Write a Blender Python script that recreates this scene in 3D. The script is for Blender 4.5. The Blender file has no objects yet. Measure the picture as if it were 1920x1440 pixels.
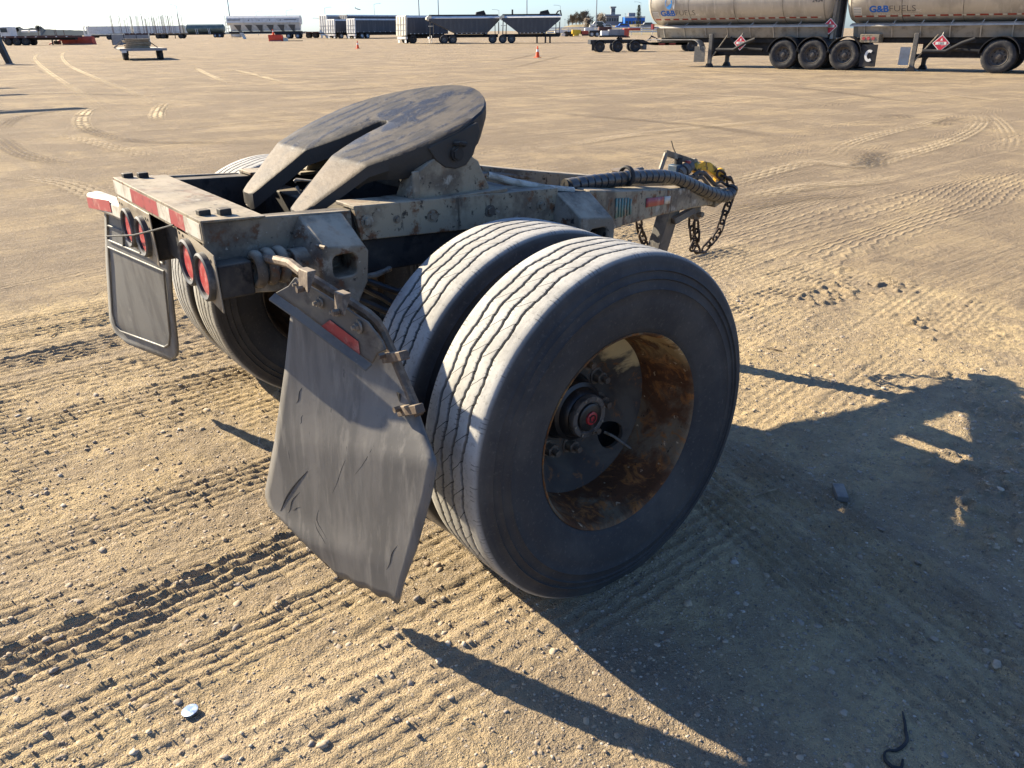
import bpy, bmesh, math, random
import numpy as np
from mathutils import Vector, Matrix

# ---------------------------------------------------------------- camera, sky, sun, exposure
sc = bpy.context.scene
col = sc.collection
FPX, CX, CY, CZ, YAW, PIT, ROLL = 1500.9, 2.5957, -1.4768, 1.5481, -.9133, .4155, -.0086
_R0 = np.array([math.cos(YAW), -math.sin(YAW), 0.]); _F0 = np.array([math.sin(YAW), math.cos(YAW), 0.])
_K = np.array([0, 0, 1.])
_F = _F0*math.cos(PIT) - _K*math.sin(PIT); _U0 = _F0*math.sin(PIT) + _K*math.cos(PIT)
_R = _R0*math.cos(ROLL) + _U0*math.sin(ROLL); _U = -_R0*math.sin(ROLL) + _U0*math.cos(ROLL)
CAM = np.array([CX, CY, CZ])
cd = bpy.data.cameras.new('camera'); cam = bpy.data.objects.new('camera', cd); col.objects.link(cam)
cam.matrix_world = Matrix(((_R[0], _U[0], -_F[0], CX), (_R[1], _U[1], -_F[1], CY), (_R[2], _U[2], -_F[2], CZ), (0, 0, 0, 1)))
cd.sensor_width = 36; cd.lens = FPX/1920*36; cd.clip_start = .05; cd.clip_end = 20000
sc.camera = cam
SUN_EL = math.radians(29.5); SUN_TR = (.923, .385)          # the way the light travels over the ground
w = bpy.data.worlds.new('World'); sc.world = w; w.use_nodes = True
sky = w.node_tree.nodes.new('ShaderNodeTexSky'); sky.sky_type = 'NISHITA'; sky.sun_disc = False
sky.sun_elevation = SUN_EL; sky.sun_rotation = math.atan2(-SUN_TR[0], -SUN_TR[1])
sky.air_density = 1.0; sky.dust_density = 1.5; sky.ozone_density = 3.0; sky.altitude = 700
wb = w.node_tree.nodes.new('ShaderNodeMix'); wb.data_type = 'RGBA'; wb.blend_type = 'MULTIPLY'; wb.inputs[0].default_value = 1; wb.inputs[7].default_value = (.59, .71, .91, 1)
w.node_tree.links.new(sky.outputs[0], wb.inputs[6]); w.node_tree.links.new(wb.outputs[2], w.node_tree.nodes['Background'].inputs[0])
w.node_tree.nodes['Background'].inputs[1].default_value = .085
sd = bpy.data.lights.new('sun', 'SUN'); sd.energy = 4.7; sd.angle = math.radians(.53); sd.color = (1, .865, .65)
so = bpy.data.objects.new('sun', sd); col.objects.link(so)
so.rotation_euler = Vector((SUN_TR[0]*math.cos(SUN_EL), SUN_TR[1]*math.cos(SUN_EL), -math.sin(SUN_EL))).to_track_quat('-Z', 'Y').to_euler()
sc.view_settings.view_transform = 'Standard'; sc.view_settings.look = 'None'; sc.view_settings.gamma = 1
sc.view_settings.use_curve_mapping = False
sc.view_settings.exposure = 1.70

# ---------------------------------------------------------------- pixels to places
def ray(px, py):
    return CAM, _F + _R*(px-960)/FPX + _U*(720-py)/FPX
def on(px, py, ax, v):
    o, d = ray(px, py); t = (v-o[ax])/d[ax]; return o + d*t
def PX(px, py, x): return on(px, py, 0, x)
def PY(px, py, y): return on(px, py, 1, y)
def PZ(px, py, z): return on(px, py, 2, z)
def gz(d):
    "the yard rises very gently beyond 80 m"
    t = min(max((d-85)/115, 0), 1); return .46*t*t*(3-2*t)*1.0
def at(px, d, z=None):
    "ground place at forward distance d that lies in direction px"
    if z is None: z = gz(d)
    P0 = CAM + _F0*d; P0 = np.array([P0[0], P0[1], z])
    k = (px-960)/FPX; q = P0-CAM
    u = (k*(q@_F) - q@_R)/(_R0@_R - k*(_R0@_F))
    return P0 + _R0*u
def pj(P):
    q = np.asarray(P)-CAM; zc = q@_F
    return 960+FPX*(q@_R)/zc, 720-FPX*(q@_U)/zc
def hgt(px, py, d):
    "height of the point seen at px,py at forward distance d"
    o, r = ray(px, py); t = d/(r@_F0); return (o+r*t)[2]
YAWZ = math.atan2(_R0[1], _R0[0])

# ---------------------------------------------------------------- mesh helpers
class MB:
    def __init__(s): s.v = []; s.f = []
    def add(s, v, f):
        o = len(s.v); s.v += [tuple(map(float, p)) for p in v]; s.f += [tuple(i+o for i in q) for q in f]; return s
    def box(s, x0, x1, y0, y1, z0, z1):
        return s.add([(x0,y0,z0),(x1,y0,z0),(x1,y1,z0),(x0,y1,z0),(x0,y0,z1),(x1,y0,z1),(x1,y1,z1),(x0,y1,z1)],
                     [(0,3,2,1),(4,5,6,7),(0,1,5,4),(1,2,6,5),(2,3,7,6),(3,0,4,7)])
    def loft(s, secs, caps=True, closed=False):
        n = len(secs[0]); v = [p for q in secs for p in q]; f = []
        for i in range(len(secs)-(0 if closed else 1)):
            j = (i+1) % len(secs)
            for k in range(n):
                f.append((i*n+k, i*n+(k+1) % n, j*n+(k+1) % n, j*n+k))
        if caps and not closed: f += [tuple(range(n))[::-1], tuple((len(secs)-1)*n+k for k in range(n))]
        return s.add(v, f)
    def prism(s, poly, ax, a0, a1):
        def P(p, a): return {'x': (a, p[0], p[1]), 'y': (p[0], a, p[1]), 'z': (p[0], p[1], a)}[ax]
        return s.loft([[P(p, a0) for p in poly], [P(p, a1) for p in poly]])
    def tube(s, pts, r, n=8, closed=False, flat=None):
        pts = [np.array(p, float) for p in pts]; m = len(pts)
        rs = r if hasattr(r, '__len__') else [r]*m
        T = []
        for i in range(m):
            a = pts[(i-1) % m] if closed else pts[max(i-1, 0)]; b = pts[(i+1) % m] if closed else pts[min(i+1, m-1)]
            t = b-a; T.append(t/(np.linalg.norm(t)+1e-12))
        up = np.array([0, 0, 1.]) if abs(T[0][2]) < .9 else np.array([1., 0, 0])
        u = np.cross(T[0], up); u /= np.linalg.norm(u); secs = []
        for i in range(m):
            u = u - T[i]*(u@T[i]); u /= np.linalg.norm(u)+1e-12; v_ = np.cross(T[i], u)
            secs.append([pts[i] + rs[i]*(math.cos(2*math.pi*(k+.5)/n)*u + math.sin(2*math.pi*(k+.5)/n)*v_) for k in range(n)])
        return s.loft(secs, closed=closed)
    def lathe(s, prof, n=32, ax='x', c=(0, 0, 0), closed=False, caps=False):
        secs = []
        for k in range(n):
            a = 2*math.pi*k/n; ca, sa = math.cos(a), math.sin(a); q = []
            for (h, r) in prof:
                p = {'x': (h, r*ca, r*sa), 'y': (r*ca, h, r*sa), 'z': (r*ca, r*sa, h)}[ax]
                q.append((p[0]+c[0], p[1]+c[1], p[2]+c[2]))
            secs.append(q)
        m = len(prof); v = [p for q in secs for p in q]; f = []
        for k in range(n):
            j = (k+1) % n
            for i in range(m if closed else m-1):
                i2 = (i+1) % m; f.append((k*m+i, k*m+i2, j*m+i2, j*m+i))
        if caps: f += [tuple(k*m for k in range(n)), tuple(k*m+m-1 for k in range(n))]
        return s.add(v, f)
    def cyl(s, p0, p1, r, n=12): return s.tube([p0, p1], r, n)
    def hexbolt(s, c, ax, r, h):
        c = np.array(c, float); d = {'x': (1,0,0), 'y': (0,1,0), 'z': (0,0,1), '-y': (0,-1,0)}[ax]; return s.tube([c, c+np.array(d)*h], r, 6)
    def grid(s, rows):
        n = len(rows[0]); v = [p for q in rows for p in q]
        return s.add(v, [(i*n+k, i*n+k+1, (i+1)*n+k+1, (i+1)*n+k) for i in range(len(rows)-1) for k in range(n-1)])
    def mesh(s, name, m, ang=35, fix=True):
        me = bpy.data.meshes.new(name); me.from_pydata(s.v, [], s.f)
        if fix:
            bm = bmesh.new(); bm.from_mesh(me); bmesh.ops.recalc_face_normals(bm, faces=bm.faces); bm.to_mesh(me); bm.free()
        me.shade_smooth(); me.set_sharp_from_angle(angle=math.radians(ang))
        if m: me.materials.append(m)
        return me
    def obj(s, name, m, parent=None, bevel=0, ang=35, fix=True, loc=None):
        return link(name, s.mesh(name, m, ang, fix), parent, bevel, loc)
def link(name, me, parent=None, bevel=0, loc=None):
    o = bpy.data.objects.new(name, me); col.objects.link(o)
    if parent is not None: o.parent = parent
    if loc is not None: o.location = loc
    if bevel:
        b = o.modifiers.new('bevel', 'BEVEL'); b.width = bevel; b.segments = 2; b.limit_method = 'ANGLE'; b.angle_limit = math.radians(40)
    return o
def tag(o, label=None, cat=None, group=None, kind=None):
    for k, v in (('label', label), ('category', cat), ('group', group), ('kind', kind)):
        if v: o[k] = v
    return o
def empty(name, loc=(0, 0, 0), rz=0, label=None, cat=None, group=None):
    o = bpy.data.objects.new(name, None); col.objects.link(o); o.location = tuple(loc); o.rotation_euler = (0, 0, rz)
    o.empty_display_size = .2
    return tag(o, label, cat, group)
def boolean_cut(o, cutters):
    for c in cutters:
        me = c.mesh('cutter', None); k = bpy.data.objects.new('cutter', me); col.objects.link(k)
        m = o.modifiers.new('cut', 'BOOLEAN'); m.object = k; m.operation = 'DIFFERENCE'; m.solver = 'EXACT'
        bpy.context.view_layer.update(); dg = bpy.context.evaluated_depsgraph_get()
        nm = bpy.data.meshes.new_from_object(o.evaluated_get(dg)); o.modifiers.remove(m)
        mats = list(o.data.materials); o.data = nm
        bpy.data.objects.remove(k); bpy.data.meshes.remove(me)
        nm.set_sharp_from_angle(angle=math.radians(35))
    return o
def rrect(x0, x1, z0, z1, r, n=4):
    p = []
    for cx, cz, a in ((x1-r, z1-r, 0), (x0+r, z1-r, 90), (x0+r, z0+r, 180), (x1-r, z0+r, 270)):
        for k in range(n+1):
            t = math.radians(a+90*k/n); p.append((cx+r*math.cos(t), cz+r*math.sin(t)))
    return p

# ---------------------------------------------------------------- materials
class N:
    "small node-tree helper"
    def __init__(s, name):
        s.m = bpy.data.materials.new(name); s.m.use_nodes = True; s.t = s.m.node_tree; s.b = s.t.nodes['Principled BSDF']
    def n(s, typ, **kw):
        x = s.t.nodes.new('ShaderNode'+typ)
        for k, v in kw.items(): setattr(x, k, v)
        return x
    def l(s, a, b): s.t.links.new(a, b); return s
    def set(s, x, i, v):
        if hasattr(v, 'is_linked') or isinstance(v, bpy.types.NodeSocket): s.l(v, x.inputs[i])
        else: x.inputs[i].default_value = v
    def math(s, op, a, b=None, clamp=False):
        x = s.n('Math', operation=op, use_clamp=clamp); s.set(x, 0, a)
        if b is not None: s.set(x, 1, b)
        return x.outputs[0]
    def ramp(s, v, lo, hi):
        x = s.n('MapRange'); x.interpolation_type = 'SMOOTHSTEP'; s.set(x, 0, v); x.inputs[1].default_value = lo; x.inputs[2].default_value = hi
        return x.outputs[0]
    def mix(s, f, a, b):
        x = s.n('Mix', data_type='RGBA'); s.set(x, 0, f)
        for i, v in ((6, a), (7, b)):
            if isinstance(v, (tuple, list)): x.inputs[i].default_value = (*v[:3], 1)
            else: s.l(v, x.inputs[i])
        return x.outputs[2]
    def coord(s, scale=None, kind='Object'):
        tc = s.n('TexCoord').outputs[kind]
        if scale is None: return tc
        mp = s.n('Mapping'); s.l(tc, mp.inputs[0]); mp.inputs['Scale'].default_value = scale; return mp.outputs[0]
    def noise(s, vec, scale, detail=4, rough=.55, dist=0):
        x = s.n('TexNoise'); s.l(vec, x.inputs['Vector']); x.inputs['Scale'].default_value = scale; x.inputs['Detail'].default_value = detail
        x.inputs['Roughness'].default_value = rough; x.inputs['Distortion'].default_value = dist; return x.outputs[0]
    def bump(s, h, strength=.3, dist=.01, normal=None):
        x = s.n('Bump'); s.l(h, x.inputs['Height']); x.inputs['Strength'].default_value = strength; x.inputs['Distance'].default_value = dist
        if normal is not None: s.l(normal, x.inputs['Normal'])
        return x.outputs[0]
    def attr(s, name):
        x = s.n('Attribute'); x.attribute_name = name; return x.outputs['Fac']
    def fin(s, color=None, rough=None, metal=None, normal=None, spec=None):
        for k, v in (('Base Color', color), ('Roughness', rough), ('Metallic', metal), ('Normal', normal), ('Specular IOR Level', spec)):
            if v is None: continue
            if isinstance(v, (tuple, list)): s.b.inputs[k].default_value = (*v[:3], 1)
            elif isinstance(v, (int, float)): s.b.inputs[k].default_value = v
            else: s.l(v, s.b.inputs[k])
        return s.m
def pmat(name, base, layers=(), rough=.6, metal=0, bump=None, spec=.3, dust=None):
    "base colour, then noise layers (colour, scale, lo, hi, stretch), then dust settled on faces that look up"
    q = N(name); c = tuple(base); nrm = None
    for L in layers:
        colr, scl, lo, hi = L[:4]; st = L[4] if len(L) > 4 else None
        v = q.coord(st) if st else q.coord()
        x = q.noise(v, scl, 6, .62); c = q.mix(q.ramp(x, lo, hi), c, colr)
    if dust:
        colr, amt = dust
        g = q.n('NewGeometry'); sp = q.n('SeparateXYZ'); q.l(g.outputs['Normal'], sp.inputs[0])
        up = q.ramp(sp.outputs[2], .35, .95); ns = q.ramp(q.noise(q.coord(), 9, 6, .65), .3, .62)
        c = q.mix(q.math('MULTIPLY', q.math('MULTIPLY', up, ns), amt), c, colr)
    if bump:
        nrm = q.bump(q.noise(q.coord(), bump[0], 6, .6), bump[1], bump[2])
    r = q.noise(q.coord(), 14, 4)
    rr = q.n('MapRange'); q.l(r, rr.inputs[0]); rr.inputs[3].default_value = max(rough-.15, .05); rr.inputs[4].default_value = min(rough+.15, 1)
    return q.fin(c, rr.outputs[0], metal, nrm, spec)
M = {}
DUST = (.40, .335, .24)
M['frame'] = pmat('dirty_paint', (.185, .155, .112), [((.075, .063, .05), 5, .42, .58), ((.27, .24, .185), 9, .52, .66), ((.10, .05, .026), 20, .56, .66), ((.025, .022, .02), 34, .60, .68), ((.30, .27, .21), 70, .64, .70)], .72, 0, (60, .35, .004), .25, (DUST, .75))
M['rail'] = pmat('weathered_cream_paint', (.26, .22, .152), [((.115, .092, .066), 6, .45, .62), ((.13, .06, .028), 15, .55, .66), ((.04, .032, .025), 42, .58, .66), ((.33, .30, .235), 12, .58, .70), ((.07, .055, .04), 9, .60, .68, (3, 3, .35))], .7, 0, (55, .3, .003), .25, (DUST, .6))
M['dark'] = pmat('dark_grimy_steel', (.028, .026, .024), [((.06, .052, .042), 8, .5, .7), ((.012, .012, .013), 18, .5, .65)], .75, 0, (50, .3, .004), .25, (DUST, .35))
M['plategrey'] = pmat('weathered_grey_steel', (.105, .10, .092), [((.17, .155, .125), 6, .48, .68), ((.055, .05, .047), 14, .52, .7), ((.20, .18, .14), 30, .6, .72)], .62, 0, (45, .25, .003), .35, (DUST, .5))
M['bolt'] = pmat('rusty_bolt', (.10, .075, .055), [((.19, .15, .11), 40, .45, .65)], .7, .2, None, .3, (DUST, .4))
M['zinc'] = pmat('aged_zinc', (.20, .175, .14), [((.09, .06, .035), 25, .48, .66)], .55, .4, None, .4)
M['red'] = pmat('faded_red_tape', (.30, .045, .045), [((.42, .22, .18), 11, .52, .7), ((.17, .03, .03), 26, .55, .7)], .5, 0, None, .4)
M['white'] = pmat('dirty_white_tape', (.50, .47, .40), [((.30, .26, .20), 14, .45, .66), ((.18, .14, .10), 40, .6, .72)], .6, 0, None, .3)
M['lens'] = pmat('dusty_red_lens', (.36, .03, .035), [((.46, .17, .15), 40, .46, .66)], .35, 0, (70, .4, .002), .5)
M['rubber'] = pmat('black_rubber', (.022, .022, .023), [((.05, .047, .043), 20, .5, .7)], .7, 0, None, .3)
M['flap'] = pmat('dusty_rubber_sheet', (.15, .14, .125), [((.105, .099, .09), 3, .42, .6, (4, 4, .5)), ((.185, .172, .15), 6, .5, .7, (5, 5, .6)), ((.06, .058, .056), 60, .66, .72, (1, 1, .12))], .62, 0, (40, .18, .003), .35)
M['flapfar'] = pmat('grey_rubber_sheet', (.17, .165, .15), [((.12, .116, .108), 4, .45, .65, (3, 3, .7)), ((.21, .2, .175), 12, .58, .75)], .6, 0, (60, .12, .002), .35)
M['yellow'] = pmat('chipped_yellow_paint', (.62, .33, .018), [((.06, .035, .02), 30, .52, .6), ((.70, .45, .06), 14, .5, .7)], .5, 0, (60, .3, .002), .4)
M['chain'] = pmat('rusty_chain', (.045, .032, .024), [((.085, .05, .03), 30, .48, .66), ((.02, .018, .017), 60, .5, .7)], .6, .35, (120, .3, .001), .4)
M['hose'] = pmat('plastic_spiral_wrap', (.022, .023, .025), [((.06, .055, .048), 16, .48, .7)], .42, 0, None, .5, (DUST, .25))
M['blueish'] = pmat('blue_painted_metal', (.03, .055, .085), [((.06, .05, .04), 20, .5, .66)], .55)
M['green'] = pmat('teal_decal', (.10, .19, .165), [((.24, .215, .165), 30, .52, .62), ((.12, .07, .04), 60, .62, .7)], .6)
M['black'] = pmat('black_paint', (.014, .014, .015), [((.03, .028, .026), 3, .45, .7)], .5, 0, None, .4, (DUST, .12))

# ---------------------------------------------------------------- ground: one sheet, finely cut near the dolly
def _hash(ix, iy, seed):
    h = (ix.astype(np.int64)*374761393 + iy.astype(np.int64)*668265263 + seed*1274126177) & 0x7fffffff
    h = ((h ^ (h >> 13))*1274126177) & 0x7fffffff
    return ((h ^ (h >> 16)) & 0xffff)/65535.
def vn(x, y, seed=0):
    xi = np.floor(x); yi = np.floor(y); fx = x-xi; fy = y-yi; fx = fx*fx*(3-2*fx); fy = fy*fy*(3-2*fy)
    a = _hash(xi, yi, seed); b = _hash(xi+1, yi, seed); c = _hash(xi, yi+1, seed); d = _hash(xi+1, yi+1, seed)
    return (a*(1-fx)+b*fx)*(1-fy) + (c*(1-fx)+d*fx)*fy
def sstep(a, b, x):
    t = np.clip((x-a)/(b-a), 0, 1); return t*t*(3-2*t)
# straight tyre prints: (x at y=0, drift dx/dy, half width, rut depth, ridge height, ridge gap, zigzag period, y from, y to, seed)
_pr = random.Random(12); PRINTS = []
for _i, _x in enumerate(np.arange(-3.0, 1.35, .262)):
    _f = 1.45 if -.5 < _x < .6 else 1.25
    PRINTS.append((_x+_pr.uniform(-.05, .05), -.03+_pr.uniform(-.035, .035), _pr.choice((.10, .115, .125)), _pr.uniform(.003, .006)*_f, _pr.uniform(.0085, .0115)*_f, _pr.choice((.040, .045, .050)), _pr.uniform(.11, .18), -3.5, 1.2 if _x > -.1 else 6, _i+1))
PRINTS.append((-2.02, -.03, .15, .018, .014, .042, .11, -4, 5, 40))
for _i, _x in enumerate((-1.05, -.75, -.42, .12, .44, .95, 1.28)):
    PRINTS.append((_x, -.12-.01*_i, .13, .0035, .0075, _pr.choice((.044, .050)), _pr.uniform(.09, .12), .9, 9, 60+_i))
def H(x, y, fine=1.0, pf=1.0):
    z = .020*(vn(x*.9, y*.5, 1)-.5) + .012*(vn(x*3.1, y*2.2, 2)-.5)*fine
    z = z + fine*(.007*(vn(x*9, y*7, 3)-.5) + .006*(vn(x*27, y*24, 4)-.5) + .0065*(vn(x*58, y*55, 5)-.5))
    loose = sstep(.50, .70, vn(x*1.7+3, y*.55, 6)*.65 + vn(x*5, y*3.3, 7)*.35)     # crumbly strips between the prints
    cl = vn(x*34+7, y*32, 8)*.6 + vn(x*17, y*19, 9)*.4
    z = z + pf*loose*(.021*sstep(.52, .78, cl))
    tr = np.zeros_like(z); dust = np.zeros_like(z)
    for (x0, dr, hw, dep, rid, gap, per, y0, y1, sd) in PRINTS:
        s = x - x0 - dr*y - .02*(vn(y*.6+sd*7, y*0+sd, 11)-.5)
        m = sstep(hw+.02, hw-.012, np.abs(s))*sstep(y0, y0+.3, y)*sstep(y1, y1-.8, y)*pf
        ph = np.abs(((y/per+sd*.37) % 1)-.5)*2
        wig = .30*gap*(ph-.5) + .003*(vn(y*12+sd, s*14, 12)-.5)
        k = (s+wig)/gap; fr = np.abs(k-np.round(k))*gap
        keep = sstep(.16, .42, vn(x*1.5+sd, y*1.05, 13+sd))*(.45+.55*vn(x*3+sd, y*2.4, 90+sd))                     # prints come and go
        brk = .70 + .45*vn(y*21+sd*3, np.round(k)*3.1, 14)
        rg = np.exp(-(fr/.0080)**2)*rid*1.2*brk
        # bars across the ribs
        kb = y/(per*1.0)+sd*.2+np.round(k-.5)*.33; fb = np.abs(kb-np.round(kb))*per
        bar = np.exp(-(fb/.006)**2)*.002*sstep(.4, .6, vn(y*3, x*3+sd, 15))
        sh = np.exp(-((np.abs(s)-hw)/.022)**2)*dep*.8*(.5+vn(y*9+sd, s*3, 16))     # pushed-up shoulder
        z = z*(1-.72*m*keep) + keep*(m*(-dep*.7 + rg + bar)) + keep*sh*sstep(y0, y0+.3, y)*sstep(y1, y1-.8, y)*pf
        tr = np.maximum(tr, m*keep)
    # a print crossing the shaded patch
    for c0, sd in ((-.12, 31), (.16, 32)):
        s = (x-1.43)*.28 + (y-.69)*.96 + c0; a = (x-1.43)*.96 - (y-.69)*.28
        m = sstep(.13, .10, np.abs(s))*sstep(-.75, -.4, a)*sstep(2.2, 1.6, a)
        k = (s+.008*np.abs(((a/.12) % 1)-.5))/.045; fr = np.abs(k-np.round(k))*.045
        z = z + m*(-.008 + .016*np.exp(-(fr/.011)**2)*(.5+vn(a*14, s*9, sd))); tr = np.maximum(tr, m*.5)
    for X_, Y_, r_ in ((1.08, 0, .2), (.75, 0, .2), (-.80, 0, .2), (-1.12, 0, .2)):   # the tyres sit in shallow dents
        q = sstep(.30, .12, np.hypot((x-X_)*1.1, (y-Y_)*.9)); z = z*(1-q) + (.002)*q
    return z, tr, loose
def axis(a, b, step, g, far):
    c = list(np.arange(a, b+step*.5, step)); p, s = c[-1], step; hi = []
    while p < far: s *= g; p += s; hi.append(p)
    p, s = c[0], step; lo = []
    while p > -far: s *= g; p -= s; lo.append(p)
    return np.array(lo[::-1]+c+hi)
ax_ = axis(-2.75, 2.55, .0098, 1.065, 4200); ay_ = axis(-2.0, 3.5, .0098, 1.065, 4200)
GX, GY = np.meshgrid(ax_, ay_); SXs = np.gradient(ax_)[None, :]+0*GY; SYs = np.gradient(ay_)[:, None]+0*GX
sp_ = np.maximum(SXs, SYs); fine_ = np.clip(1.25-sp_/.09, 0, 1)
pf_ = np.clip(2.2-sp_/.016, 0, 1); Zg, TRg, LOg = H(GX, GY, fine_, pf_)
near_ = np.clip(1.3-sp_/.5, 0, 1); Zg = Zg*near_
dep_ = (GX-CX)*_F0[0]+(GY-CY)*_F0[1]; t_ = np.clip((dep_-85)/115, 0, 1); Zg = Zg + .46*t_*t_*(3-2*t_)
me = bpy.data.meshes.new('ground'); nx, ny = len(ax_), len(ay_)
me.vertices.add(nx*ny); me.vertices.foreach_set('co', np.stack([GX, GY, Zg], -1).astype(np.float32).ravel())
ii = (np.arange(ny-1)[:, None]*nx + np.arange(nx-1)[None, :]).ravel()
quads = np.stack([ii, ii+1, ii+nx+1, ii+nx], -1).astype(np.int32); nq = len(quads)
me.loops.add(nq*4); me.loops.foreach_set('vertex_index', quads.ravel())
me.polygons.add(nq); me.polygons.foreach_set('loop_start', np.arange(nq, dtype=np.int32)*4); me.polygons.foreach_set('loop_total', np.full(nq, 4, np.int32))
me.update(); me.shade_smooth()
for nm, arr in (('print', TRg*near_), ('loose', LOg*near_), ('geo', pf_)):
    A = me.attributes.new(nm, 'FLOAT', 'POINT'); A.data.foreach_set('value', arr.astype(np.float32).ravel())
ground = link('ground', me); tag(ground, 'dry sandy gravel yard covered in tyre prints', None, None, 'structure')

q = N('dry_sandy_gravel'); P_ = q.coord()
big = q.noise(q.coord((.9, .16, 1)), .6, 4, .6, .4)
mid = q.noise(q.coord((1, .45, 1)), 2.2, 6, .62); sm = q.noise(P_, 26, 5, .65); gr = q.noise(P_, 150, 3, .7)
c = q.mix(q.ramp(mid, .35, .68), (.50, .382, .208), (.39, .295, .168))
c = q.mix(q.ramp(big, .44, .62), c, (.30, .235, .155))
pat = q.noise(P_, .55, 6, .76)
c = q.mix(q.math('MULTIPLY', q.ramp(pat, .46, .58), .55), c, (.235, .185, .13))
c = q.mix(q.math('MULTIPLY', q.ramp(q.noise(P_, 4.5, 5, .75), .50, .64), .4), c, (.25, .195, .13))
streak = q.noise(q.coord((.035, .45, 1)), 3.0, 5, .6, .3)
c = q.mix(q.math('MULTIPLY', q.ramp(streak, .52, .64), .65), c, (.22, .175, .125))
streak2 = q.noise(q.coord((.55, .04, 1)), 2.6, 6, .65, .2)
c = q.mix(q.math('MULTIPLY', q.ramp(streak2, .54, .66), .6), c, (.47, .37, .24))
spk = q.noise(P_, 15, 5, .8); fl = q.noise(q.coord((7, .16, 1)), 1.0, 5, .7, .15)
c = q.mix(q.math('MULTIPLY', q.ramp(spk, .53, .63), .5), c, (.185, .145, .105))
farm = q.math('SUBTRACT', 1.15, q.attr('geo'))
c = q.mix(q.math('MULTIPLY', q.math('MULTIPLY', q.ramp(fl, .50, .62), .55), farm, True), c, (.50, .39, .235))
c = q.mix(q.math('MULTIPLY', q.math('MULTIPLY', q.ramp(fl, .48, .38), .5), farm, True), c, (.20, .155, .11))
c = q.mix(q.math('MULTIPLY', q.attr('print'), .5), c, (.48, .375, .225))
c = q.mix(q.math('MULTIPLY', q.attr('loose'), .35), c, (.32, .245, .155))
c = q.mix(q.math('MULTIPLY', q.ramp(sm, .40, .68), .35), c, (.25, .195, .13))
c = q.mix(q.math('MULTIPLY', q.ramp(gr, .52, .70), .4), c, (.19, .155, .115))
c = q.mix(q.math('MULTIPLY', q.ramp(q.math('SUBTRACT', 1., q.attr('geo')), 0., 1.), q.math('ADD', .45, q.math('MULTIPLY', q.ramp(pat, .42, .58), .5))), c, (.215, .166, .11))
vo = q.n('TexVoronoi'); q.l(P_, vo.inputs['Vector']); vo.inputs['Scale'].default_value = 75
sc_ = q.n('SeparateColor'); q.l(vo.outputs['Color'], sc_.inputs[0])
peb = q.math('MULTIPLY', q.ramp(sc_.outputs[0], .80, .86), q.ramp(vo.outputs['Distance'], .42, .30))
pc = q.mix(sc_.outputs[1], (.17, .14, .115), (.50, .43, .34)); c = q.mix(q.math('MULTIPLY', peb, .8), c, pc)
vs = q.n('TexVoronoi'); q.l(P_, vs.inputs['Vector']); vs.inputs['Scale'].default_value = 210
ss_ = q.n('SeparateColor'); q.l(vs.outputs['Color'], ss_.inputs[0])
gritm = q.math('MULTIPLY', q.ramp(ss_.outputs[0], .72, .78), q.ramp(vs.outputs['Distance'], .45, .3))
c = q.mix(q.math('MULTIPLY', gritm, .7), c, q.mix(ss_.outputs[1], (.10, .085, .075), (.56, .50, .42)))
# relief too fine for the mesh: grit, and zigzag tyre prints running off along the yard
xyz = q.n('SeparateXYZ'); q.l(P_, xyz.inputs[0]); X_, Y_ = xyz.outputs[0], xyz.outputs[1]
tri = q.math('PINGPONG', q.math('MULTIPLY', Y_, 10.), 1.)
wob = q.math('MULTIPLY', q.noise(q.coord((.5, .12, 1)), 1.0, 2), 1.6)
xx = q.math('ADD', q.math('ADD', q.math('ADD', X_, q.math('MULTIPLY', Y_, .12)), q.math('MULTIPLY', tri, .016)), wob)
line = q.math('POWER', q.math('ABSOLUTE', q.math('SINE', q.math('MULTIPLY', xx, math.pi/.055))), 7.)
band = q.ramp(q.noise(q.coord((.9, .07, 1)), 1.4, 3, .5, .3), .50, .62)
far_ = q.ramp(q.math('SUBTRACT', 1., q.attr('geo')), 0., 1.)
lines = q.math('MULTIPLY', q.math('MULTIPLY', line, band), far_)
hh = q.math('ADD', q.math('MULTIPLY', gr, .62), q.math('MULTIPLY', sm, 1.0)); hh = q.math('ADD', hh, q.math('MULTIPLY', peb, .35)); hh = q.math('ADD', hh, q.math('MULTIPLY', gritm, .2))
tot = q.math('ADD', q.math('MULTIPLY', hh, .019), q.math('MULTIPLY', lines, .016))
tot = q.math('ADD', tot, q.math('ADD', q.math('MULTIPLY', mid, .05), q.math('ADD', q.math('MULTIPLY', spk, .022), q.math('MULTIPLY', q.math('MULTIPLY', fl, farm), .035))))
n3 = q.bump(tot, 1.0, 1.0)
ground.data.materials.append(q.fin(c, .95, 0, n3, .15))

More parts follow.
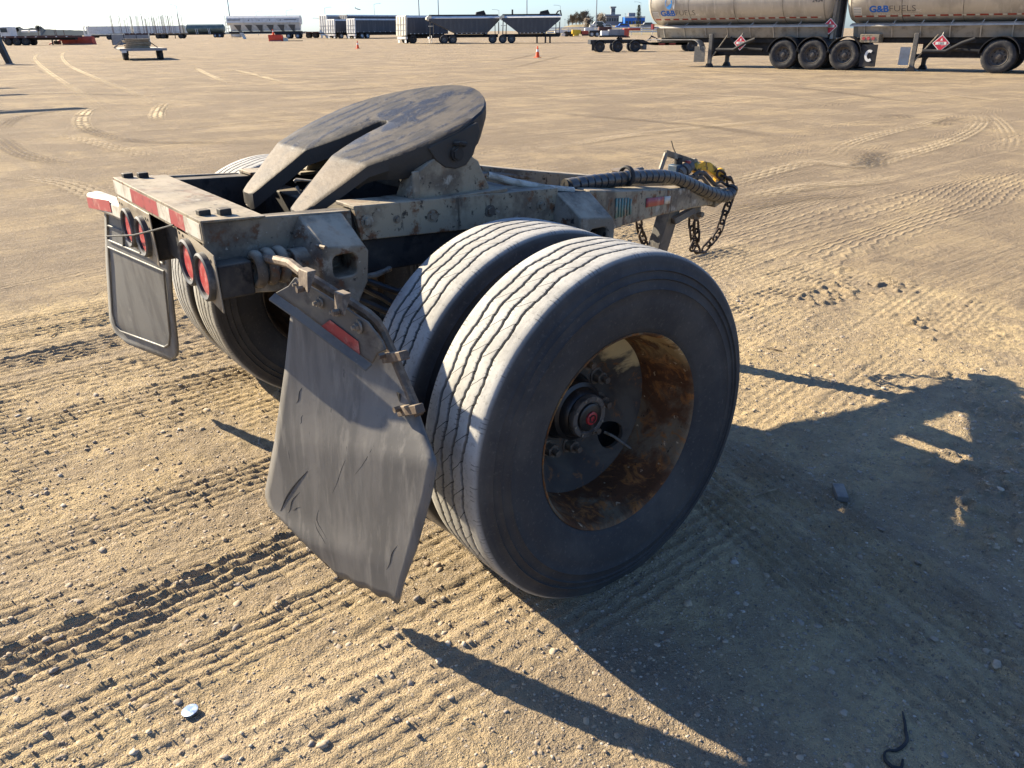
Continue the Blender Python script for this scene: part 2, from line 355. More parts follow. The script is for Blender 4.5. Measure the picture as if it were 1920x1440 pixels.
# lighter curving tracks pressed into the dust farther out
def strip(name, pts, wd, m, label):
    pts = [np.array(p) for p in pts]; out = []
    for i in range(len(pts)-1):                      # Catmull-Rom
        p0, p1, p2, p3 = pts[max(i-1, 0)], pts[i], pts[i+1], pts[min(i+2, len(pts)-1)]
        for k in range(8):
            t = k/8; out.append(.5*((2*p1)+(p2-p0)*t+(2*p0-5*p1+4*p2-p3)*t*t+(3*p1-p0-3*p2+p3)*t**3))
    out.append(pts[-1]); L, R_ = [], []; cum = 0; U = []
    for i, p in enumerate(out):
        a, b = out[max(i-1, 0)], out[min(i+1, len(out)-1)]; d = (b-a)[:2]; d = d/(np.linalg.norm(d)+1e-9); n = np.array([-d[1], d[0]])
        if i: cum += np.linalg.norm((p-out[i-1])[:2])
        L.append((p[0]+n[0]*wd, p[1]+n[1]*wd, p[2]+.012)); R_.append((p[0]-n[0]*wd, p[1]-n[1]*wd, p[2]+.012)); U.append(cum)
    b = MB(); C = [((l[0]+r[0])/2, (l[1]+r[1])/2, l[2]) for l, r in zip(L, R_)]
    b.grid([[l, c_, r] for l, c_, r in zip(L, C, R_)]); o = b.obj(name, m, fix=False)
    me = o.data; A = me.attributes.new('across', 'FLOAT', 'POINT'); B = me.attributes.new('along', 'FLOAT', 'POINT'); Fd = me.attributes.new('fade', 'FLOAT', 'POINT')
    for i in range(len(L)):
        for k in range(3): A.data[i*3+k].value = (-1, 0, 1)[k]*wd; B.data[i*3+k].value = U[i]; Fd.data[i*3+k].value = min(1., min(U[i], U[-1]-U[i])/(.28*U[-1]))
    return tag(o, label, None, None, 'structure')
def trackmat(name, colr, amt, gap, per):
    q = N(name); a, b = q.attr('across'), q.attr('along'); P_ = q.coord()
    tri = q.math('MULTIPLY', q.math('PINGPONG', q.math('DIVIDE', b, per), 1.), gap*.35)
    ln = q.math('ABSOLUTE', q.math('SINE', q.math('MULTIPLY', q.math('ADD', a, tri), math.pi/gap)))
    nz = q.noise(P_, 1.3, 6, .65); edge = q.n('MapRange'); q.l(q.math('ABSOLUTE', a), edge.inputs[0])
    edge.inputs[1].default_value = .10; edge.inputs[2].default_value = .19; edge.inputs[3].default_value = 1; edge.inputs[4].default_value = 0
    al = q.math('MULTIPLY', q.math('MULTIPLY', edge.outputs[0], q.ramp(nz, .28, .55)), q.ramp(ln, .1, .75))
    q.l(q.math('MULTIPLY', q.math('MULTIPLY', al, amt), q.attr('fade')), q.b.inputs['Alpha'])
    nr = q.bump(q.math('POWER', ln, 3.), .35, .010, q.bump(q.noise(P_, 60, 4, .7), .6, .008))
    cc = q.mix(q.ramp(q.noise(P_, 20, 4), .4, .7), colr, tuple(.75*v for v in colr))
    return q.fin(cc, .95, 0, nr, .1)
M['track'] = trackmat('pale_dust_track', (.50, .40, .26), .46, .09, .11); M['trackd'] = trackmat('dark_gravel_track', (.19, .15, .11), .5, .09, .11)
M['trackp'] = trackmat('fresh_pale_track', (.58, .47, .30), .85, .11, .2)
def gp(L): return [PZ(x, y, 0) for x, y in L]
PALE = 'pale dusty tyre track curving across the open yard'
for L in ([(150,96),(85,97),(66,106),(70,117),(95,138),(150,174),(182,198),(206,216),(232,228)], [(140,92),(122,97),(116,106),(128,122),(180,147),(240,170),(300,200),(345,216),(382,222)],
          [(178,200),(160,212),(152,226),(158,240),(175,250)], [(312,192),(300,204),(294,218),(300,228)], [(360,132),(366,128),(390,140),(432,158)], [(420,128),(460,136),(520,152),(560,160)],
          [(1555,300),(1590,272),(1660,250),(1720,236),(1790,212)], [(1930,190),(1880,190),(1780,178),(1690,166)], [(1560,330),(1680,296),(1780,266),(1830,240),(1838,222),(1815,208)], [(1885,285),(1893,262),(1878,236),(1850,212)],
          [(1380,378),(1500,352),(1640,340),(1660,330)], [(1310,360),(1420,330),(1520,306),(1610,312),(1625,296),(1660,284)]):
    strip('tyre_track', gp(L), .24 if L[0][0] < 600 else .20, M['trackp' if L[0][0] < 600 else 'track'], PALE)
for L in ([(-10,255),(0,262),(30,285),(80,300),(160,315)], [(150,232),(180,250),(260,265),(400,268),(520,270)], [(0,245),(30,222),(110,208),(160,206)], [(1440,160),(1560,172),(1700,190),(1800,192)], [(1000,210),(1180,224),(1340,240),(1480,262)]):
    strip('tyre_track', gp(L), .20, M['trackd'], 'darker gravelly tyre track in the sandy yard')
for L in ([(300,150),(450,141),(620,150),(760,150)], [(540,205),(700,182),(900,152),(1100,142)], [(940,196),(1150,176),(1400,182),(1600,204)], [(1000,285),(1200,252),(1500,222)], [(-10,330),(120,345),(220,390)], [(60,250),(150,262),(300,300)], [(1180,150),(1400,158),(1700,150)], [(700,110),(900,122),(1150,118)]):
    strip('tyre_track', gp(L), .22, M['track'], PALE)
for L in ([(380,168),(560,172),(780,160)], [(900,120),(960,112),(1010,100)], [(960,128),(1010,116),(1060,104)], [(1340,400),(1480,372),(1640,362)], [(1250,130),(1500,142),(1800,140)], [(-10,180),(120,176),(300,182)]):
    strip('tyre_track', gp(L), .22, M['trackd'], 'darker gravelly tyre track in the sandy yard')
for L in ([(1620,318),(1616,300),(1640,286),(1680,284)], [(1640,318),(1636,302),(1656,290),(1690,288)], [(1765,238),(1770,228),(1795,222),(1820,224)], [(1652,222),(1660,217),(1690,217),(1700,224)]):
    strip('tyre_track', gp(L), .18, M['trackd'], 'tight arc of tyre scuffs in the sandy yard')

# pebbles
rnd = random.Random(5); nr_ = np.random.RandomState(7)
def icosa(sub):
    bm = bmesh.new(); bmesh.ops.create_icosphere(bm, subdivisions=sub, radius=1); v = np.array([p.co[:] for p in bm.verts]); f = np.array([[p.index for p in q_.verts] for q_ in bm.faces]); bm.free(); return v, f
def pebbles(name, n, rlo, rhi, sub, xr, yr, m, label, sink=.72):
    V0, F0 = icosa(sub); x = nr_.uniform(*xr, n); y = nr_.uniform(*yr, n)
    keep = (vn(x*1.4, y*.8, 21)*.6+vn(x*4, y*4, 22)*.4 + nr_.uniform(-.25, .25, n)) > .42; x = x[keep]; y = y[keep]; n = len(x)
    z = H(x, y)[0]; r = rlo*(rhi/rlo)**(nr_.uniform(0, 1, n)**2.6)
    V = V0[None]*(1+.16*nr_.randn(n, len(V0), 1)); sx = nr_.uniform(.8, 1.5, (n, 1, 1)); V = V*np.concatenate([sx, 1+0*sx, nr_.uniform(.4, .75, (n, 1, 1))], -1)
    a = nr_.uniform(0, 6.28, n); ca, sa = np.cos(a)[:, None], np.sin(a)[:, None]; Q = V*r[:, None, None]
    W = np.stack([Q[..., 0]*ca-Q[..., 1]*sa+x[:, None], Q[..., 0]*sa+Q[..., 1]*ca+y[:, None], Q[..., 2]+(z+r*(.55-sink))[:, None]], -1)
    F = (F0[None]+(np.arange(n)*len(V0))[:, None, None]).reshape(-1, 3).astype(np.int32); nf = len(F)
    me = bpy.data.meshes.new(name); me.vertices.add(n*len(V0)); me.vertices.foreach_set('co', W.astype(np.float32).ravel())
    me.loops.add(nf*3); me.loops.foreach_set('vertex_index', F.ravel()); me.polygons.add(nf)
    me.polygons.foreach_set('loop_start', np.arange(nf, dtype=np.int32)*3); me.polygons.foreach_set('loop_total', np.full(nf, 3, np.int32)); me.update(); me.shade_smooth()
    A = me.attributes.new('tone', 'FLOAT', 'POINT'); A.data.foreach_set('value', np.repeat(nr_.uniform(0, 1, n), len(V0)).astype(np.float32))
    me.materials.append(m); return tag(link(name, me), label, 'gravel', None, 'stuff')
q = N('mixed_pebbles'); tn = q.attr('tone'); cr = q.n('ValToRGB'); q.l(tn, cr.inputs[0]); e = cr.color_ramp; e.interpolation = 'LINEAR'
e.elements[0].color = (.10, .085, .075, 1); e.elements[1].color = (.46, .41, .34, 1)
for p, cc in ((.22, (.30, .23, .155)), (.45, (.36, .275, .18)), (.6, (.22, .20, .18)), (.8, (.38, .30, .21))): x = e.elements.new(p); x.color = (*cc, 1)
c = q.mix(q.ramp(q.noise(q.coord(), 120, 4), .4, .7), cr.outputs[0], (.33, .26, .175))
M['pebble'] = q.fin(c, .8, 0, q.bump(q.noise(q.coord(), 300, 3), .3, .002), .25)
pebbles('gravel', 6000, .0040, .0130, 2, (-1.5, 2.5), (-1.9, 2.6), M['pebble'], 'small rounded stones strewn over the sandy yard')
pebbles('grit', 42000, .0019, .0052, 1, (-1.6, 2.5), (-1.9, 2.8), M['pebble'], 'fine grit and crumbs on the sandy yard', .45)

# ================================================================ the converter dolly
dolly = empty('converter_dolly', (0, 0, 0), 0, 'single-axle converter dolly with tilted fifth wheel plate, dual tyres and torn rear mud flap', 'trailer dolly')
XC = -.03; AH = .503
# ---- tyre
q = N('tyre_rubber'); tread = q.attr('tread'); aa = q.attr('across'); al = q.attr('along'); P_ = q.coord()
side = q.mix(q.ramp(q.noise(P_, 5, 6, .6), .4, .7), (.034, .033, .033), (.062, .057, .051))
side = q.mix(q.math('MULTIPLY', q.ramp(q.noise(P_, 90, 5, .65), .55, .72), .4), side, (.12, .108, .09))
tr = q.mix(q.ramp(q.noise(P_, 9, 6, .6), .38, .66), (.37, .36, .33), (.28, .272, .248))
tr = q.mix(q.math('MULTIPLY', q.ramp(q.noise(P_, 90, 4, .7), .5, .7), .5), tr, (.17, .163, .148))
rib = q.math('ROUND', q.math('DIVIDE', aa, .044))
ph = q.math('ADD', q.math('ADD', q.math('MULTIPLY', al, 13.2), q.math('MULTIPLY', rib, .37)), q.math('MULTIPLY', aa, 14.))
fr = q.math('ABSOLUTE', q.math('SUBTRACT', ph, q.math('ROUND', ph)))
inn = q.math('LESS_THAN', q.math('ABSOLUTE', aa), .064)
sipe = q.math('MULTIPLY', q.ramp(fr, .022, .012), inn)
ph2 = q.math('MULTIPLY', al, 80.); f2 = q.math('ABSOLUTE', q.math('SUBTRACT', ph2, q.math('ROUND', ph2)))
gd = q.math('ABSOLUTE', q.math('SUBTRACT', q.math('DIVIDE', aa, .044), q.math('ADD', q.math('FLOOR', q.math('DIVIDE', aa, .044)), .5)))
nick = q.math('MULTIPLY', q.math('MULTIPLY', q.ramp(f2, .16, .08), q.ramp(gd, .27, .20)), q.math('MULTIPLY', q.ramp(q.noise(P_, 25, 2), .5, .6), .55))
tr = q.mix(q.math('MAXIMUM', sipe, nick), tr, (.012, .012, .012))
c = q.mix(tread, side, tr)
M['tyre'] = q.fin(c, .78, 0, q.bump(q.noise(P_, 70, 5, .65), .25, .003), .3)
def tyre_mesh():
    grooves = [-.066, -.022, .022, .066]; hw = .0052; prof = []
    L = [(-.100, .286, 0, 0), (-.112, .293, 0, 0), (-.116, .302, 0, 0), (-.122, .308, 0, 0), (-.124, .316, 0, 0), (-.131, .335, 0, 0), (-.139, .37, 0, 0), (-.1415, .395, 0, 0), (-.1405, .42, 0, 0), (-.1440, .4235, 0, 0), (-.1400, .427, 0, 0), (-.137, .448, 0, 0), (-.1410, .4515, 0, 0), (-.1345, .456, 0, 0), (-.131, .470, 0, 0), (-.1355, .4735, 0, 0), (-.1285, .479, 0, 0), (-.126, .494, 0, 0), (-.122, .507, .05, 0), (-.1165, .5135, .7, 0)]
    def crown(s): return .5215-.32*s*s
    T = [(-.112, crown(.112)-.0006, 1, 0), (-.095, crown(.095), 1, 0), (-.08, crown(.08), 1, 0)]
    for i, g in enumerate(grooves):
        T += [(g-hw-.002, crown(g), 1, 1), (g-hw, crown(g)-.0006, .8, 1), (g-hw*.75, crown(g)-.014, 0, 1), (g+hw*.75, crown(g)-.014, 0, 1), (g+hw, crown(g)-.0006, .8, 1), (g+hw+.002, crown(g), 1, 1)]
        if i < 3: T += [(g+.015, crown(g+.015), 1, .5), (g+.022, crown(g+.022), 1, .5), (g+.029, crown(g+.029), 1, .5)]
    T += [(-x, r, t, k) for x, r, t, k in ((-.08, crown(.08), 1, 0), (-.095, crown(.095), 1, 0), (-.112, crown(.112)-.0006, 1, 0))]
    prof = L + T + [(-x, r, t, k) for x, r, t, k in L[::-1]]
    n = 432; V = []; at1 = []; at2 = []; at3 = []; rr = random.Random(3)
    for k in range(n+1):
        a = 2*math.pi*(k % n)/n; s = k*2*math.pi*.522/n; p = (k/9.) % 2; tri_ = abs(p-1)*2-1
        jit = rr.uniform(-.0009, .0009) if k % n else 0
        for (x, r, t, wgl) in prof:
            dx = wgl*(.0046*tri_+.0012*math.sin(k*1.9)+jit); y, z = r*math.cos(a), r*math.sin(a)
            if z < -.5025: z = -.5025
            V.append((x+dx, y, z)); at1.append(t); at2.append(x); at3.append(s)
    m = len(prof); F = [(k*m+i, k*m+i+1, (k+1)*m+i+1, (k+1)*m+i) for k in range(n) for i in range(m-1)]
    me = bpy.data.meshes.new('tyre'); me.from_pydata(V, [], [f[::-1] for f in F]); me.shade_smooth(); me.set_sharp_from_angle(angle=math.radians(50))
    for nm, d in (('tread', at1), ('across', at2), ('along', at3)): A = me.attributes.new(nm, 'FLOAT', 'POINT'); A.data.foreach_set('value', np.array(d, np.float32))
    me.materials.append(M['tyre']); return me
TY = tyre_mesh()
# ---- rusty steel wheels
q = N('rusty_wheel'); P_ = q.coord()
n1 = q.noise(P_, 6, 7, .62, .6); n2 = q.noise(P_, 18, 7, .68, .8); n3 = q.noise(q.coord((1, 1, 1)), 45, 5, .7)
c = q.mix(q.ramp(n1, .36, .55), (.16, .12, .075), (.085, .038, .018))
c = q.mix(q.ramp(n2, .50, .64), c, (.26, .105, .032)); c = q.mix(q.ramp(n2, .62, .72), c, (.045, .022, .014))
sz = q.n('SeparateXYZ'); q.l(P_, sz.inputs[0])
c = q.mix(q.math('MULTIPLY', q.math('MULTIPLY', q.ramp(n1, .50, .60), q.ramp(sz.outputs[2], .10, .22)), .8), c, (.42, .29, .13)); c = q.mix(q.math('MULTIPLY', q.ramp(q.noise(P_, 30, 4, .6), .66, .70), .7), c, (.50, .36, .22)); c = q.mix(q.ramp(n3, .62, .70), c, (.03, .02, .016))
M['rust'] = q.fin(c, .8, .0, q.bump(q.math('ADD', n2, n3), .55, .007), .15)
q = N('grimy_wheel_disc'); P_ = q.coord(); sz = q.n('SeparateXYZ'); q.l(P_, sz.inputs[0]); n1 = q.noise(P_, 7, 6, .62, .5); n2 = q.noise(P_, 24, 6, .68, .6)
c = q.mix(q.ramp(n1, .38, .62), (.075, .062, .047), (.042, .034, .028)); c = q.mix(q.ramp(n2, .56, .66), c, (.15, .07, .028)); c = q.mix(q.ramp(n2, .66, .74), c, (.02, .017, .015))
c = q.mix(q.math('MULTIPLY', q.ramp(q.math('ADD', q.math('MULTIPLY', sz.outputs[2], 2.2), n1), .72, .86), .95), c, (.50, .37, .18))
M['discm'] = q.fin(c, .8, .0, q.bump(q.math('ADD', n1, n2), .4, .006), .35)
M['drum'] = pmat('dull_brown_drum', (.085, .06, .04), [((.15, .11, .07), 9, .46, .66), ((.04, .03, .025), 20, .5, .7)], .8, .1, (40, .3, .003))
M['hub'] = pmat('oily_black_hub', (.014, .013, .013), [((.05, .045, .04), 18, .55, .7)], .4, .2, None, .5)
M['hubring'] = pmat('dusty_hub_ring', (.10, .09, .08), [((.04, .036, .033), 30, .48, .66)], .5, .3, None, .4)
def outer_rim(parent, side):
    s = side
    pr = [(.108, .296), (.1155, .2985), (.118, .2965), (.114, .291), (.104, .2865), (.085, .284), (.06, .281), (.042, .272), (.02, .2665), (-.03, .262), (-.062, .258), (-.066, .250), (-.076, .262), (-.11, .284), (-.116, .298), (-.105, .296), (-.075, .29), (-.02, .272), (.04, .29), (.09, .292)]
    b = MB().lathe([(x*s, r) for x, r in pr], 96, closed=True); w = b.obj('wheel', M['rust'], parent)
    ds = [(-.058, .2575), (-.064, .243), (-.074, .228), (-.083, .213), (-.098, .195), (-.118, .178), (-.131, .168), (-.135, .158), (-.135, .06), (-.145, .06), (-.145, .160), (-.140, .173), (-.127, .186), (-.108, .202), (-.093, .219), (-.084, .234), (-.074, .248), (-.068, .2575)]
    d = MB().lathe([(x*s, r) for x, r in ds], 96, closed=True).obj('disc', M['discm'], w)
    cuts = []
    for a0 in (-41, 139):
        c, sn = math.cos(math.radians(a0)), math.sin(math.radians(a0)); poly = []
        for k in range(28):
            t = 2*math.pi*k/28; u = .030*math.cos(t)*(1+.12*math.sin(t)); v = .045*math.sin(t)
            rr_ = .206+u; poly.append((rr_*c - v*sn, rr_*sn + v*c))
        cuts.append(MB().prism(poly, 'x', -.3, .1))
    boolean_cut(d, cuts)
    return w
def wheel(xc, side, kind):
    if kind == 'outer': w = outer_rim(dolly, side)
    else:
        pr = [(.108, .296), (.1155, .2985), (.118, .2965), (.104, .2865), (.06, .281), (.02, .2665), (-.062, .258), (-.085, .24), (-.10, .2), (-.10, .12), (-.112, .12), (-.112, .2), (-.1, .25), (-.11, .284), (-.116, .298), (-.09, .292), (0, .272), (.09, .292)]
        w = MB().lathe([(-x*side, r) for x, r in pr], 64, closed=True).obj('wheel', M['drum'], dolly)
    w.location = (xc, 0, AH); link('tyre', TY, w); return w
wn = wheel(1.08, 1, 'outer'); wheel(.75, 1, 'inner'); wheel(-.80, -1, 'inner'); wheel(-1.12, -1, 'outer')
# near hub, nuts, valve stem (sub-parts of the near wheel, in its own frame)
MB().lathe([(-.15, .0), (-.15, .108), (-.13, .108), (-.122, .10), (-.075, .092), (-.07, .08), (-.052, .074), (-.046, .066), (-.046, 0)], 48).obj('hub', M['hub'], wn)
MB().lathe([(-.042, .0), (-.042, .067), (-.030, .0675), (-.024, .064), (-.023, .05), (-.027, .046), (-.026, .0)], 48).obj('hub_cap', M['hubring'], wn)
MB().lathe([(-.03, .0), (-.03, .0455), (-.020, .043), (-.0165, .036), (-.0165, .0)], 40).obj('hub_cap_window', M['hub'], wn)
M['hubred'] = pmat('red_hub_plug', (.30, .016, .022), [((.12, .01, .012), 60, .5, .66)], .4, 0, None, .5)
MB().lathe([(-.018, 0), (-.018, .0215), (-.012, .020), (-.0105, .0165), (-.0105, 0)], 28).obj('hub_plug', M['hubred'], wn)
bd = MB().lathe([(-.0105, .009), (-.0085, .009), (-.0085, .0125), (-.0105, .0125)], 20, closed=True); bd.box(-.011, -.0088, -.012, -.008, -.009, .009); bd.obj('plug_emblem', M['hub'], wn)
for k in range(8):
    a = 2*math.pi*k/8+.3; MB().hexbolt((-.026, .0585*math.cos(a), .0585*math.sin(a)), 'x', .0045, .005).obj('cap_screw', M['zinc'], wn)
b0 = None
for k in range(10):
    a = math.radians(26+36*k); y, z = .143*math.cos(a), .143*math.sin(a)
    if b0 is None:
        b = MB(); b.lathe([(-.137, 0), (-.137, .027), (-.131, .027), (-.129, .0)], 18); b.hexbolt((-.131, 0, 0), 'x', .021, .026); b.cyl((-.106, 0, 0), (-.082, 0, 0), .0105, 10); b0 = b.mesh('lug_nut', M['bolt'])
    link('lug_nut', b0, wn, 0, (0, y, z))
MB().tube([(-.115, .155, -.135), (-.085, .170, -.145), (-.02, .205, -.185), (.0, .213, -.197)], [.005, .005, .004, .0045], 8).obj('valve_stem', M['zinc'], wn)

# ---- axle, brakes, springs
MB().cyl((-.72, 0, AH), (.66, 0, AH), .066, 20).obj('axle', M['dark'], dolly)
for s_, x0 in ((1, .58), (-1, -.66)):
    MB().lathe([(x0-.09, .0), (x0-.09, .20), (x0-.075, .208), (x0+.075, .208), (x0+.09, .2), (x0+.09, 0)], 48, c=(0, 0, AH)).obj('brake_drum', M['drum'], dolly)
def zr(y): return 1.047-.048*y                          # top of the rails
for s_ in (1, -1):
    x0 = XC+s_*.40; b = MB()
    for k in range(7):
        w_ = .50-.055*k; z0 = .615+.013*k
        b.loft([[(x0-.04, yy, z0-.06*(yy/.5)**2*-1+0), (x0+.04, yy, z0+.06*(yy/.5)**2), (x0+.04, yy, z0+.012+.06*(yy/.5)**2), (x0-.04, yy, z0+.012+.06*(yy/.5)**2)] for yy in np.linspace(-w_, w_, 13)])
    b.box(x0-.055, x0+.055, -.07, .07, .55, .615); b.box(x0-.05, x0+.05, -.06, .06, .70, .73)
    b.obj('leaf_spring', M['dark'], dolly)
    b = MB(); b.lathe([(-.08, 0), (-.08, .07), (-.06, .085), (.02, .085), (.03, .09), (.045, .085), (.06, .07), (.06, 0)], 28, ax='y', c=(XC+s_*.24, -.24, .62)); b.obj('brake_chamber', M['drum'], dolly)

# ---- frame rails
def rail(s_, name):
    xo = XC+s_*.46; xi = XC+s_*.375; b = MB()
    # rear side plate
    pr = [(-.835, 1.088), (-.838, 1.02), (-.815, .945), (-.735, .878), (-.62, .862), (-.40, .852), (-.40, zr(-.40)), (-.66, 1.083)]
    b.prism(pr, 'x', xo-.02*s_, xo); r0 = b.obj('rear_side_plate', M['frame'], dolly, .004)
    b = MB(); b.prism([(-.70, .868), (-.70, zr(-.7)-.003), (.42, zr(.42)-.004), (.64, 1.0), (.64, .838), (.42, .846)], 'x', xi-.0*s_, xo-.021*s_)
    r = b.obj('frame_rail', M['dark'], dolly, .004)
    # bolt-on angle along the top
    b = MB()
    b.prism([(-.392, zr(-.39)+.012), (.405, zr(.405)+.008), (.41, .925), (-.376, .973)], 'x', xo-.02*s_, xo+.004*s_)
    b.loft([[(x, y, zr(y)+.0125+dz) for x, dz in ((xi-.03*s_, -.012), (xo+.0035*s_, -.012), (xo+.0035*s_, 0), (xi-.03*s_, 0))] for y in (-.392, .405)])
    a = b.obj('side_angle', M['rail'], dolly, .003)
    for y, z in ((-.352, 1.027), (-.12, 1.013), (.106, .999), (.328, .988), (-.25, 1.02)):
        rr_ = .013 if y != -.25 else .008
        bb = MB(); bb.hexbolt((xo-.001 if s_ > 0 else xo-.013, y, z), 'x', rr_, .014); bb.lathe([(xo-.003, 0), (xo-.003, rr_*1.6), (xo+.006, rr_*1.6), (xo+.007, 0)], 16, c=(0, y, z)); bb.obj('bolt', M['frame'], a)
    return r0
rail(1, 'near'); rail(-1, 'far')
XN = XC+.46
# ---- hangers with a window, both ends of the near rail (and the far one in the rough)
def hanger(inn, out, win, s_=1):
    xo_i, xo_o = XC+s_*.458, XC+s_*.585
    b = MB(); b.loft([[(xo_i, y, z) for y, z in inn], [(xo_o, y, z) for y, z in out]])
    o = b.obj('spring_hanger', M['frame'], dolly, 0)
    if win:
        c1 = MB().prism(rrect(*win, .018), 'x', xo_i+.012*s_, xo_o+.1*s_); boolean_cut(o, [c1])
    bv = o.modifiers.new('bevel', 'BEVEL'); bv.width = .005; bv.segments = 2; bv.limit_method = 'ANGLE'; bv.angle_limit = math.radians(40)
    return o
IN1 = [(-.61, .99), (-.565, 1.074), (-.43, 1.066), (-.39, .99), (-.39, .86), (-.44, .80), (-.53, .80), (-.60, .90)]
OU1 = [(-.565, .985), (-.55, 1.003), (-.432, .990), (-.418, .972), (-.428, .884), (-.468, .815), (-.53, .80), (-.562, .90)]
IN2 = [(.385, .93), (.398, 1.026), (.56, 1.012), (.60, .94), (.60, .84), (.56, .76), (.44, .76), (.39, .86)]
OU2 = [(.402, .93), (.408, .952), (.562, .932), (.572, .915), (.572, .83), (.54, .77), (.45, .77), (.408, .85)]
for s_ in (1, -1):
    hanger(IN1, OU1, (-.532, -.458, .91, .975), s_); hanger(IN2, OU2, (.45, .535, .82, .905), s_)
b = MB(); b.tube([(XC+.455, -.60, .995), (XN+.025, -.565, 1.0), (XN+.14, -.556, 1.006)], .006, 6); b.obj('weld_bead', M['bolt'], dolly)
# ---- rear cross beam, its tape, lamps
b = MB(); x0, x1 = XC-.435, XC+.475
b.prism([(-.842, 1.036), (-.836, 1.036), (-.836, 1.092), (-.665, 1.084), (-.665, 1.089), (-.842, 1.099)], 'x', x0, x1)
beam = b.obj('rear_beam', M['rail'], dolly, .002)
b = MB(); b.box(x0+.02, x1-.02, -.80, -.70, .90, 1.08); b.obj('cross_channel', M['dark'], dolly)
for xa, xb, m_ in ((x0+.005, -.245, 'white'), (-.243, .05, 'red'), (.052, .17, 'white'), (.172, .30, 'red'), (.302, x1-.01, 'white')):
    MB().box(xa, xb, -.8438, -.8422, 1.046, 1.090).obj('tape', M[m_], beam)
for x, y in ((x0+.03, -.80), (x0+.05, -.755), (x1-.085, -.805), (x1-.065, -.755)):
    MB().box(x-.016, x+.016, y-.016, y+.016, 1.092, 1.112).obj('bolt_head', M['dark'], beam, .003)
def lampbox(xa, xb, zt, zb, lx, tilt):
    yb = -.838
    def sl(x): return tilt*(x-(xa+xb)/2)
    b = MB(); b.loft([[(xa, yy, zt+sl(xa)), (xb, yy, zt+sl(xb)), (xb+.012, yy, zb+sl(xb)), (xa-.004, yy, zb+sl(xa)+.01)] for yy in (yb-.004, yb)])
    p = b.obj('lamp_plate', M['zincplate'], dolly, .002)
    zc = (zt+zb)/2-.004
    cut = []
    for x in lx:
        cut.append(MB().cyl((x, yb-.05, zc+sl(x)), (x, yb+.05, zc+sl(x)), .058, 40))
    boolean_cut(p, cut)
    b = MB(); b.box(xa+.03, xb-.01, yb+.0035, yb+.10, zb+.012, zt-.05); b.obj('lamp_box', M['dark'], p, .006)
    for x in lx:
        c = (x, yb, zc+sl(x))
        lm = MB().lathe([(-.004, .067), (-.018, .066), (-.022, .060), (-.018, .0525), (-.006, .051), (.012, .052), (.012, .0575), (-.003, .0575)], 44, ax='y', c=c, closed=True).obj('lamp_ring', M['rubber2'], p)
        MB().lathe([(-.011, 0), (-.0125, .02), (-.0125, .04), (-.010, .0515), (.006, .0515), (.006, 0)], 44, ax='y', c=c).obj('lamp_lens', M['lens'], lm)
    for x, z in ((xa+.02, zt-.02), (xa+.05, zt-.02), (xb-.025, zt-.022), (xb-.05, zt-.022), (xb-.02, zt-.05)):
        MB().cyl((x, yb-.0055, z+sl(x)), (x, yb-.0035, z+sl(x)), .0045, 10).obj('bolt_hole', M['black'], p)
M['zincplate'] = pmat('stained_lamp_plate', (.27, .225, .16), [((.12, .09, .06), 9, .48, .68), ((.06, .04, .025), 40, .62, .72)], .6, .1, (50, .2, .002), .3)
M['rubber2'] = pmat('worn_lamp_grommet', (.045, .045, .045), [((.13, .125, .115), 18, .5, .7)], .55, 0, None, .4)
lampbox(-.455, -.07, 1.035, .868, (-.332, -.165), -.0)
lampbox(.212, .505, 1.036, .880, (.305, .428), -.12)
MB().tube([tuple(PY(200, 443, -.86)), tuple(PY(250, 441, -.868)), tuple(PY(288, 432, -.868)), tuple(PY(325, 422, -.845)), tuple(PY(331, 424, -.83))], .0028, 6).obj('wire', M['rubber'], dolly)

# ---- fifth wheel plate
q = N('greasy_fifth_wheel'); P_ = q.coord(); xyz = q.n('SeparateXYZ'); q.l(P_, xyz.inputs[0])
dx = q.math('SUBTRACT', xyz.outputs[0], XC); rad = q.math('SQRT', q.math('ADD', q.math('MULTIPLY', q.math('MULTIPLY', dx, dx), 3.2), q.math('MULTIPLY', q.math('SUBTRACT', xyz.outputs[1], .02), q.math('SUBTRACT', xyz.outputs[1], .02))))
nA = q.noise(P_, 7, 7, .65, 1.1); nB = q.noise(q.coord((1, .35, 1)), 26, 6, .7, .6)
msk = q.math('ADD', q.math('SUBTRACT', .64, q.math('MULTIPLY', rad, 1.05)), q.math('MULTIPLY', q.math('SUBTRACT', nA, .5), 1.5))
g = q.ramp(msk, .38, .58)
rings = q.math('SINE', q.math('MULTIPLY', q.math('ADD', rad, q.math('MULTIPLY', nA, .16)), 48.))
g2 = q.math('MULTIPLY', q.ramp(rings, .1, .9), q.ramp(nA, .40, .56))
gg = q.math('MAXIMUM', q.math('MULTIPLY', g, q.ramp(nB, .30, .50)), q.math('MULTIPLY', g2, .85))
base = q.mix(q.ramp(q.noise(P_, 11, 6, .62), .38, .66), (.070, .059, .044), (.032, .029, .025))
rampz = q.ramp(q.math('MULTIPLY', xyz.outputs[1], -1), .265, .30)
base = q.mix(rampz, base, q.mix(q.ramp(q.noise(P_, 14, 6, .65), .4, .68), (.085, .058, .033), (.042, .028, .017)))
gg = q.math('MULTIPLY', gg, q.math('SUBTRACT', 1., rampz))
geo = q.n('NewGeometry'); sx = q.n('SeparateXYZ'); q.l(geo.outputs['Normal'], sx.inputs[0]); upf = q.ramp(sx.outputs[2], .45, .7)
c = q.mix(upf, (.045, .041, .036), q.mix(gg, base, (.012, .012, .014)))
rg = q.n('MapRange'); q.l(q.math('MULTIPLY', gg, upf), rg.inputs[0]); rg.inputs[3].default_value = .62; rg.inputs[4].default_value = .46
